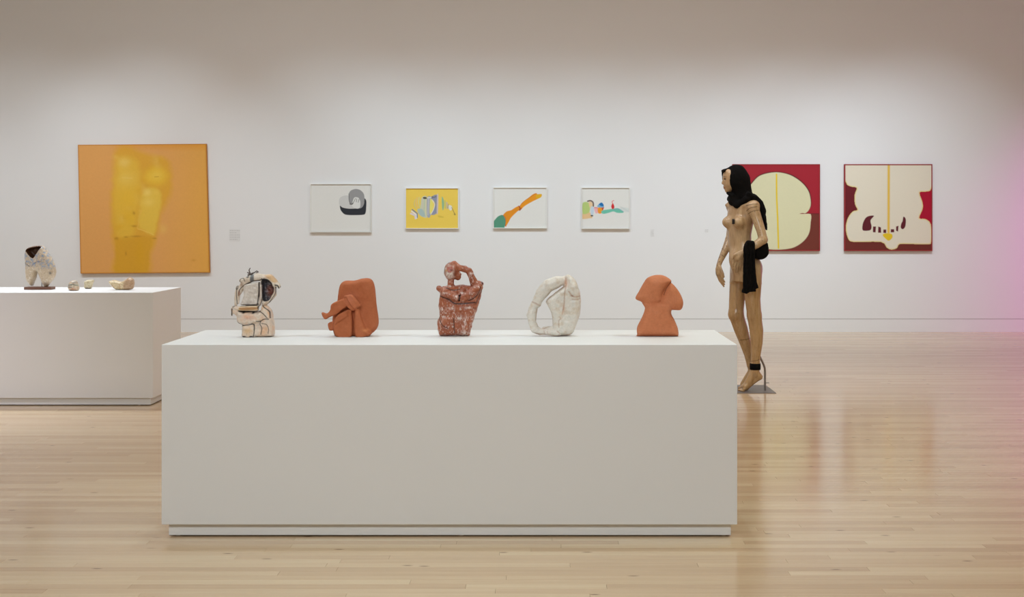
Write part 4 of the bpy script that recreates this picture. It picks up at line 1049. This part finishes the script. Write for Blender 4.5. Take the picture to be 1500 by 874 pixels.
# ------------------------------------------------------------------ the mannequin
MY = 10.15; MK = MY / F
def mp(x, y, d=0.0):
    Y = MY + d
    return ((x - CX) / F * Y, Y, HC - (y - CY) / F * Y)
def mr(x, y, d, r): return (*mp(x, y, d), r * MK)
ROT = math.atan2(-0.83, 0.56)                     # the shoulder line seen from above: right and towards the camera
FW = np.array((-0.83, -0.56)); LF = np.array((0.56, -0.83))
m_skin = vcol_mat('painted_wood_skin', 0.24, 0.5, 0.10, 120, 0.10, 55, (3, 3, 0.35))
def mannequin():
    X0 = mp(1040, 300)[0]; X1 = mp(1135, 300)[0]
    g = Sdf((X0, MY - 0.36, -0.03), (X1 + 0.02, MY + 0.36, 1.90), 0.0046)
    zz = lambda y: HC - (y - CY) / F * MY
    xx = lambda x: (x - CX) / F * MY
    R = lambda y, x, b, a, d: (zz(y), xx(x), MY + b, a, d)
    # trunk
    g.loft([R(296, 1087, 0.0, 0.06, 0.055), R(301, 1086, 0, 0.125, 0.070), R(308, 1086, 0, 0.138, 0.085), R(318, 1085, 0, 0.134, 0.090), R(330, 1084, 0, 0.120, 0.090), R(343, 1083, 0, 0.108, 0.086),
            R(354, 1083.5, 0, 0.106, 0.084), R(366, 1087, 0, 0.125, 0.093), R(378, 1090.5, 0, 0.136, 0.102), R(390, 1092.5, 0, 0.144, 0.108), R(402, 1092.3, 0, 0.140, 0.106), R(412, 1092, 0, 0.125, 0.10)], 0.0, ROT)
    def bd(x, y, f, l): return (xx(x) + FW[0] * f + LF[0] * l, MY + FW[1] * f + LF[1] * l, zz(y))
    for s in (1, -1):
        g.ell(bd(1085.3, 325.5, 0.078, 0.064 * s), (0.048, 0.048, 0.050), 0.025)
        g.ell(bd(1085.3, 325, 0.108, 0.068 * s), (0.022, 0.022, 0.022), 0.025)
        g.ell(bd(1091.5, 394, -0.058, 0.060 * s), (0.056, 0.056, 0.075), 0.03)
        g.cone(bd(1087, 301, 0.0, 0.04 * s), bd(1086.5, 301.5, 0.0, 0.150 * s if s > 0 else -0.125), 0.05, 0.044, 0.03)
        g.cone(bd(1085, 304, 0.052, 0.02 * s), bd(1086, 300, 0.045, 0.13 * s), 0.012, 0.012, 0.02)     # collar bone
    g.cone(mp(1084, 302), mp(1081, 280, 0.0), 0.056, 0.050, 0.03)
    g.ell(bd(1090, 380, 0.07, 0), (0.07, 0.07, 0.09), 0.05)                              # belly
    # near leg
    g.chain([mr(1100, 392, -0.07, 15.0), mr(1102.5, 415, -0.07, 13.0), mr(1102.5, 438, -0.07, 11.2), mr(1105, 462, -0.07, 10.2)], 0.03)
    g.chain([mr(1105, 462, -0.07, 10.2), mr(1108, 484, -0.07, 10.0), mr(1108.3, 502, -0.07, 8.8), mr(1107, 520, -0.07, 7.0), mr(1106.2, 536, -0.07, 6.4)], 0.02)
    g.chain([mr(1106.2, 536, -0.07, 6.4), mr(1105.5, 545, -0.07, 6.6), mr(1112.5, 551.5, -0.07, 4.6)], 0.02)
    g.chain([mr(1105, 545, -0.07, 6.4), mr(1098, 557, -0.07, 5.6), mr(1091.5, 566.2, -0.07, 5.0)], 0.015)
    g.chain([mr(1112, 552, -0.07, 4.2), mr(1103, 559, -0.07, 3.8), mr(1093, 567, -0.07, 4.2)], 0.01)
    g.chain([mr(1092, 566.6, -0.05, 4.4), mr(1092, 566.2, -0.09, 4.4)], 0.01)
    for i, dd in enumerate((-0.104, -0.088, -0.074, -0.060, -0.046)):
        yb = CY + F * HC / (MY + dd)
        tip = 1082.6 + (4 - i) * 1.0 if i < 4 else 1082
        g.chain([mr(1090, yb - 4.4, dd, 2.5), mr(tip + 3, yb - 2.6, dd, 1.9), mr(tip + .8, yb - 2.0, dd, 1.7 + (0.4 if i == 4 else 0))], 0.003)
    # far leg
    g.chain([mr(1086, 395, 0.07, 15.2), mr(1082, 415, 0.065, 13.3), mr(1079.5, 438, 0.05, 11.6), mr(1078, 460, 0.04, 10.8)], 0.03)
    g.chain([mr(1078, 460, 0.04, 10.8), mr(1085, 481, 0.06, 10.3), mr(1091, 500, 0.08, 8.4), mr(1096, 518, 0.09, 6.4), mr(1100, 534, 0.10, 5.8)], 0.02)
    g.chain([mr(1100, 534, 0.10, 5.8), mr(1103, 545, 0.10, 5.4), mr(1109, 549, 0.10, 4.4)], 0.015)
    g.chain([mr(1102, 543, 0.10, 5.8), mr(1095, 553, 0.10, 5.2), mr(1089, 562.4, 0.10, 4.8)], 0.015)
    for i, dd in enumerate((0.068, 0.082, 0.096, 0.110, 0.126)):
        yb = CY + F * HC / (MY + dd)
        g.chain([mr(1089, yb - 4.6, dd, 3.0), mr(1082.5 + i * .9, yb - 2.0, dd, 1.9)], 0.004)
    # near arm
    g.chain([mr(1102.5, 303, -0.135, 8.6), mr(1108, 318, -0.15, 7.5), mr(1114.5, 337, -0.175, 6.6), mr(1118, 351, -0.19, 6.2)], 0.02)
    g.chain([mr(1118, 351, -0.19, 6.3), mr(1108, 358, -0.20, 6.0), mr(1098, 364, -0.20, 4.6), mr(1091, 368, -0.19, 3.9)], 0.012)
    hand = [mr(1091, 368, -0.19, 3.9), mr(1086, 372, -0.182, 4.4), mr(1081, 378, -0.175, 4.4)]
    g.chain(hand, 0.008)
    g.chain([mr(1086, 369, -0.185, 3.0), mr(1079, 372.5, -0.178, 3.2), mr(1078, 379, -0.172, 3.0)], 0.008)
    g.chain([mr(1086, 374, -0.18, 3.2), mr(1084.5, 382, -0.172, 3.2)], 0.008)
    for a, b, c, r in (((1077.0, 378, -.170), (1073.6, 386, -.166), (1073.8, 394, -.150), 1.45), ((1080, 379.5, -.172), (1077, 389, -.168), (1076.8, 398, -.150), 1.55), ((1083, 380.5, -.172), (1080.6, 390, -.168), (1080.2, 398, -.152), 1.5), ((1085.8, 380.5, -.172), (1084.2, 389, -.168), (1083.8, 395, -.154), 1.35)):
        g.chain([mr(*a, r * 1.3), mr(*b, r * 1.1), mr(*c, r * 0.85)], 0.0015)
    g.chain([mr(1082, 371, -.186, 2.2), mr(1075.8, 373, -.186, 1.8), mr(1072.6, 379, -.18, 1.5)], 0.003)       # thumb
    # far arm
    g.chain([mr(1075.5, 304.5, 0.12, 8.2), mr(1072.5, 320, 0.14, 6.8), mr(1070, 345, 0.14, 6.3), mr(1068.5, 351, 0.13, 6.2)], 0.02)
    g.chain([mr(1068.5, 351, 0.13, 6.2), mr(1062.5, 366, 0.09, 5.6), mr(1055.5, 381, 0.055, 4.1), mr(1053, 388, 0.04, 3.5)], 0.01)
    g.chain([mr(1053, 388, 0.04, 3.4), mr(1051.8, 394, 0.035, 3.9), mr(1052, 401, 0.03, 3.7)], 0.006)
    g.chain([mr(1054.5, 391, 0.02, 2.6), mr(1055, 400, 0.015, 2.9)], 0.006)
    for a, b, c, r in (((1050.6, 402, .045), (1054.2, 411, .045), (1059.2, 417.6, .035), 1.5), ((1051.6, 403, .03), (1055.6, 412.5, .03), (1060.4, 419.5, .02), 1.55), ((1053.6, 403.5, .018), (1057.4, 411, .018), (1061.4, 416.5, .01), 1.5), ((1055.6, 402, .006), (1058.8, 408.6, .006), (1061.8, 413, .0), 1.35)):
        g.chain([mr(*a, r * 1.25), mr(*b, r * 1.1), mr(*c, r * 0.8)], 0.0015)
    g.chain([mr(1055.4, 393, 0.01, 2.2), mr(1058.6, 400, -0.002, 1.9), mr(1060.2, 405.6, -.006, 1.5)], 0.003)
    # head
    hd = lambda x, y, l=0.0: (xx(x), MY + 0.0 + l, zz(y))
    g.ell(hd(1077.5, 259.5), (0.088, 0.072, 0.088), 0.0)
    g.ell(hd(1069.5, 262), (0.060, 0.062, 0.075), 0.02)
    g.ell(hd(1067.6, 256), (0.044, 0.052, 0.05), 0.02)
    g.ell(hd(1068.3, 270.5), (0.045, 0.048, 0.058), 0.02)
    g.ell(hd(1065.3, 279.3), (0.018, 0.020, 0.017), 0.02)                               # chin
    g.cone(hd(1060.6, 261), hd(1058.2, 268.2), 0.007, 0.0085, 0.008)                   # nose
    g.ell(hd(1059.9, 269.2), (0.010, 0.013, 0.006), 0.006)
    g.ell(hd(1060.6, 273.6), (0.008, 0.018, 0.0055), 0.006); g.ell(hd(1061.1, 276.0), (0.008, 0.015, 0.0055), 0.006)
    for s in (-1, 1):
        g.ell(hd(1061.7, 262.6, 0.030 * s), (0.012, 0.016, 0.010), 0.006, True)
        g.ell(hd(1062.6, 262.9, 0.030 * s), (0.010, 0.012, 0.008), 0.004)
        g.cone(hd(1060.9, 259.4, 0.012 * s), hd(1062.2, 259.4, 0.042 * s), 0.004, 0.004, 0.01)
        g.ell(hd(1066.5, 269.5, 0.034 * s), (0.020, 0.014, 0.018), 0.015)
    V, Fc = g.mesh()
    org = (mp(1098, 572)[0], MY, 0.0055)
    V[:, 2] = np.maximum(V[:, 2], 0.0055)
    # smooth first, then colour
    E = np.vstack([Fc[:, [0, 1]], Fc[:, [1, 2]], Fc[:, [2, 3]], Fc[:, [3, 0]]])
    for _ in range(2):
        S = np.zeros_like(V); c = np.bincount(E[:, 0], minlength=len(V)) + np.bincount(E[:, 1], minlength=len(V))
        for ax in range(3): S[:, ax] = np.bincount(E[:, 0], V[E[:, 1], ax], len(V)) + np.bincount(E[:, 1], V[E[:, 0], ax], len(V))
        V = 0.4 * V + 0.6 * S / c[:, None]
    u = CX + V[:, 0] * F / V[:, 1]; v = CY + (HC - V[:, 2]) * F / V[:, 1]; d = V[:, 1] - MY
    p = Paint(u, v, (186, 157, 120))
    n = fbm(V[:, 0] * 22, V[:, 1] * 22, V[:, 2] * 4, 3); n2 = fbm(V[:, 0] * 60, V[:, 1] * 60, V[:, 2] * 7, 4)
    p.mix(np.clip((v - 395) / 30, 0, 1) * .8, (178, 142, 96))
    p.mix(np.clip((n - .5) * 4, 0, 1) * .5, (150, 114, 78)); p.mix(np.clip((.44 - n2) * 6, 0, 1) * .35, (196, 170, 136)); p.mix(np.clip((n2 - .6) * 8, 0, 1) * .3, (120, 86, 56))
    nd = (d < -0.02)
    ink = (66, 46, 34)
    def ln(pts, w, al, m): p.mix(np.clip(.5 - (line_dist(u, v, crom(pts, 4, False)) - w / 2) / .7, 0, 1) * al * m, ink)
    for a in ([(1093, 301), (1102, 299), (1110, 298.5)], [(1093.5, 309), (1099, 304.5), (1109, 302.5)], [(1096, 313), (1103, 309), (1111.5, 307.6)]): ln(a, .9, .85, nd)
    ln([(1084, 498), (1093, 497), (1099, 495)], .9, .7, d < 0.2); ln([(1100, 529), (1108, 528), (1112, 526)], .9, .7, nd); ln([(1111, 522), (1110.5, 534)], .8, .6, nd)
    ln([(1064, 352), (1057, 368), (1050, 386)], .8, .6, d > 0); ln([(1048.5, 398), (1050, 405)], 1.4, .6, d > -1)
    dots = vnoise(V[:, 0] * 150, V[:, 1] * 150, V[:, 2] * 150, 12)
    arm = (u > 1098) & (v > 308) & (v < 362) & (d < -0.10); arm2 = (u < 1068) & (v > 340) & (v < 392)
    p.mix(np.clip((dots - .74) * 8, 0, 1) * .6 * (arm | arm2), ink)
    body = (v > 330) & (v < 560)
    p.mix(np.clip((dots - .88) * 10, 0, 1) * .5 * body, ink)
    # face
    fz = (v > 246) & (v < 284) & (u < 1070)
    p.mix(fz * .25, (176, 132, 96))
    for s in (-1, 1):
        e = ((V[:, 0] - xx(1061.5)) / .016) ** 2 + ((d - .030 * s) / .013) ** 2 + ((V[:, 2] - zz(262.7)) / .0065) ** 2
        p.mix(np.exp(-e ** 2) * fz, (40, 28, 22))
        e = ((d - .030 * s) / .02) ** 2 + ((V[:, 2] - zz(258.6)) / .0045) ** 2
        p.mix(np.exp(-e ** 2) * fz * .7, (80, 56, 40))
    e = (d / .022) ** 2 + ((V[:, 2] - zz(274.9)) / .009) ** 2
    p.mix(np.exp(-e ** 2) * fz * (u < 1064) * .8, (142, 74, 58))
    t = empty('mannequin', org, 'tan wooden female mannequin on tiptoe wearing a black headscarf, facing left', 'mannequin')
    o = vf_obj('body', V - np.array(org), Fc, m_skin, t, relax=0); set_paint(o.data, p.c)
    return t, org, V
mq, morg, BV = mannequin()

m_black = plain('black_knit', (14, 13, 13), 0.95, 0.12, 0.25, 90, 0.5, 260)
m_tape = plain('black_tape', (16, 14, 14), 0.6, 0.3, 0.1, 60)
def scarf():
    g = Sdf((mp(1050, 300)[0], MY - 0.24, mp(0, 345)[2]), (mp(1130, 300)[0], MY + 0.22, 1.90), 0.0046)
    P = lambda pts: [(mp(x, y)[0], mp(x, y)[2]) for x, y in pts]
    hd = lambda x, y, l=0.0: (mp(x, 0)[0], MY + l, mp(0, y)[2])
    K = MK
    g.ell(hd(1079.5, 262), (17.0 * K, 0.092, 21 * K), 0.0)
    g.cone(hd(1075, 249.4), hd(1058.6, 250.6), 7.4 * K, 1.8 * K, 0.02)
    g.cone(hd(1060, 250.5, -0.05), hd(1060, 250.5, 0.05), 1.8 * K, 1.8 * K, 0.02)
    g.cone(hd(1083.5, 266), hd(1088.5, 286), 15.2 * K, 13.5 * K, 0.03)
    g.cone(hd(1070, 282), hd(1078, 291), 3.5 * K, 9 * K, 0.02)
    # cowl round the neck
    for (x, y, l), (x2, y2, l2), r in (((1074, 293, -.03), (1078, 300, -.06), 5.6), ((1078, 300, -.06), (1090, 293, -.10), 4.6), ((1090, 293, -.10), (1101, 290, -.08), 4.8), ((1074, 293, -.03), (1072, 291, .05), 5.2), ((1072, 291, .05), (1082, 288, .09), 5), ((1082, 288, .09), (1099, 290, .05), 5), ((1099, 290, .05), (1101, 290, -.08), 6), ((1076, 294, 0), (1096, 290, 0), 9)):
        g.cone(hd(x, y, l), hd(x2, y2, l2), r * K, r * K, 0.015)
    # the tail over the back of the shoulder
    g.pillow(P([(1092, 281), (1103, 286.5), (1110, 291.5), (1115.5, 300), (1118.6, 312), (1120.2, 324), (1121.2, 337), (1117.5, 332), (1112, 318), (1106, 305), (1096, 297), (1088, 292)]), MY - 0.075, 0.05, 0.012, 0.012)
    g.chain([(*hd(1104, 291, -.10), 4.2 * K), (*hd(1111, 297, -.11), 3.6 * K), (*hd(1116, 309, -.11), 2.8 * K)], 0.012)
    # folds
    for a, w in (([(1066, 252), (1073, 272), (1077, 288)], .007), ([(1075, 247), (1084, 270), (1088, 286)], .006), ([(1088, 250), (1094, 272), (1097, 288)], .006)):
        g.chain([(*hd(x, y, -0.098 if i else -0.085), w) for i, (x, y) in enumerate(a)], 0.012, True)
    # the opening for the face
    g.pillow(P([(1040, 251.8), (1058, 251.8), (1061.8, 252.0), (1063.6, 257), (1065.6, 263.5), (1068.6, 271), (1071.4, 277), (1070, 280.8), (1064, 284), (1040, 288)]), MY - 0.0, 0.16, 0.004, 0.004, True, False)
    g.chain([(*hd(1059.2, 250.6, 0.03), 1.6 * K), (*hd(1059.4, 256, 0.03), 1.2 * K), (*hd(1060, 263, 0.045), .9 * K)], 0.004)
    g.chain([(*hd(1065, 282.6, -0.02), 2.0 * K), (*hd(1072, 287, -0.04), 4 * K)], 0.01)
    g.roughen(0.003, 40, 3)
    V, Fc = g.mesh()
    vf_obj('headscarf', V - np.array(morg), Fc, m_black, mq, relax=2)
scarf()
def band():
    c = mp(1106.2, 536.5, -0.07); c = (c[0] - morg[0], c[1] - morg[1], c[2] - morg[2]); n = 36
    rr = (7.6 * MK, 0.042); h = 4.6 * MK; V = []
    for z, s in ((-h, .985), (-h * .9, 1.03), (0, 1.05), (h * .9, 1.03), (h, .985)):
        V += [(c[0] + rr[0] * s * math.cos(i * math.tau / n) , c[1] + rr[1] * s * math.sin(i * math.tau / n), c[2] + z) for i in range(n)]
    Fs = [(k * n + i, k * n + (i + 1) % n, (k + 1) * n + (i + 1) % n, (k + 1) * n + i) for k in range(4) for i in range(n)]
    Fs += [tuple(range(n))[::-1], tuple(range(4 * n, 5 * n))]
    mesh_obj('ankle_band', V, Fs, m_black, mq, True)
band()
def patch():
    # a small square of black tape laid on the near breast
    u = CX + BV[:, 0] * F / BV[:, 1]; v = CY + (HC - BV[:, 2]) * F / BV[:, 1]
    m = (np.abs(u - 1074.2) < 1.3) & (np.abs(v - 324.3) < 1.5); 
    Yf = BV[m, 1].min() if m.any() else MY - 0.15
    V, Fs = [], []
    N = 5
    for j in range(N):
        for i in range(N):
            uu = 1072.3 + 3.8 * i / (N - 1); vv = 320.6 + 7.4 * j / (N - 1)
            mm = (np.abs(u - uu) < 1.2) & (np.abs(v - vv) < 1.2) & (BV[:, 1] < MY)
            y = (BV[mm, 1].min() if mm.any() else Yf) - 0.0022
            V.append(np.array(mp(uu, vv, y - MY)))
    nb = len(V); V += [q + np.array((0, 0.003, 0)) for q in V]
    for j in range(N - 1):
        for i in range(N - 1):
            a = j * N + i; Fs += [(a, a + N, a + N + 1, a + 1), (nb + a, nb + a + 1, nb + a + N + 1, nb + a + N)]
    rim = [i for i in range(N)] + [N * k + N - 1 for k in range(1, N)] + [N * (N - 1) + i for i in range(N - 2, -1, -1)] + [N * k for k in range(N - 2, 0, -1)]
    for a, b in zip(rim, rim[1:] + rim[:1]): Fs.append((a, b, nb + b, nb + a))
    mesh_obj('tape_square', [q - np.array(morg) for q in V], Fs, m_tape, mq, True)
patch()
def tube(name, pts, r, mat, parent, org, n=14):
    cu = bpy.data.curves.new(name, 'CURVE'); cu.dimensions = '3D'; cu.bevel_depth = r; cu.bevel_resolution = 3; cu.use_fill_caps = True
    sp = cu.splines.new('POLY'); sp.points.add(len(pts) - 1)
    for q, w in zip(sp.points, pts): q.co = (w[0] - org[0], w[1] - org[1], w[2] - org[2], 1)
    tmp = bpy.data.objects.new(name, cu); COL.objects.link(tmp)
    dg = bpy.context.evaluated_depsgraph_get(); me = bpy.data.meshes.new_from_object(tmp.evaluated_get(dg))
    bpy.data.objects.remove(tmp); me.materials.clear(); me.materials.append(mat); me.shade_smooth()
    o = bpy.data.objects.new(name, me); COL.objects.link(o); o.parent = parent
    return o
m_plate = plain('dull_steel_plate', (122, 116, 114), 0.45, 0.5, 0.08, 25, metallic=0.3)
rodp = [mp(1112.5, 521, -0.06), mp(1114.5, 525, -0.05), mp(1118.5, 533.5, -0.03), mp(1120.2, 538.5, -0.02), mp(1120.6, 545, -0.02)]
ry = rodp[-1]
rodp.append((ry[0], ry[1], 0.004))
tube('support_rod', rodp, 0.0085, m_steel, mq, morg)
box('base_plate', mp(1137, 0, -0.16)[0] - 0.46, mp(1137, 0, -0.16)[0], 9.985, 10.46, 0.0, 0.0052, m_plate, mq, 0.001, 1, morg)
pg = mp(1122, 560.5, -0.02); tube('adjusting_screw', [(ry[0], ry[1], pg[2]), (ry[0] + 0.034, ry[1], pg[2])], 0.004, m_steel, mq, morg)

# the black cloth over the forearm
def cloth():
    g = Sdf((mp(1080, 300)[0], MY - 0.33, mp(0, 434)[2]), (mp(1130, 300)[0], MY - 0.04, mp(0, 348)[2]), 0.004)
    P = lambda pts, d=-0.2: [(mp(x, y, d)[0], mp(x, y, d)[2]) for x, y in pts]
    x0 = mp(1088, 0)[0]
    rip = (lambda A, C: 0.006 * np.sin((A - x0) / MK * 1.15) + 0.003 * np.sin((A - x0) / MK * 2.3 + C * 9), 0.01)
    g.pillow(P([(1093.5, 352.6), (1099, 352.6), (1104.3, 353.6), (1105.2, 362), (1106, 378), (1107, 396), (1109, 414), (1111, 421.5), (1107, 423.6), (1108.2, 427), (1103, 427.2), (1098, 427.6), (1094, 430.4), (1090, 429.2), (1085.6, 427.6), (1088, 422), (1088.2, 400), (1089, 380), (1089, 362), (1090.5, 357.6), (1093, 357)], -.24), MY - 0.238, 0.013, 0.006, 0, False, False, rip)
    g.pillow(P([(1093.5, 352.6), (1099, 352.4), (1104.3, 353.6), (1105, 362), (1104, 372), (1090, 372), (1089.5, 360)]), MY - 0.215, 0.034, 0.012, 0.01)
    g.pillow(P([(1102, 362), (1112, 360), (1123.5, 355), (1126, 362), (1126.4, 371), (1123.5, 376), (1118, 379.4), (1111, 380.4), (1106.5, 378), (1103, 372)], -.16), MY - 0.145, 0.045, 0.03, 0.01)
    for a in ([(1106, 374), (1115, 371), (1124, 363)], [(1107, 379), (1117, 376), (1125, 369)]):
        g.chain([(*mp(x, y, -.195), .004) for x, y in a], 0.008, True)
    g.roughen(0.002, 60, 5)
    V, Fc = g.mesh()
    org = mp(1097, 356, -0.2)
    o = vf_obj('draped_cloth', V - np.array(org), Fc, m_black, None, relax=1); o.location = org
    o['label'] = 'black ribbed cloth draped over the forearm of the mannequin'; o['category'] = 'cloth'
cloth()
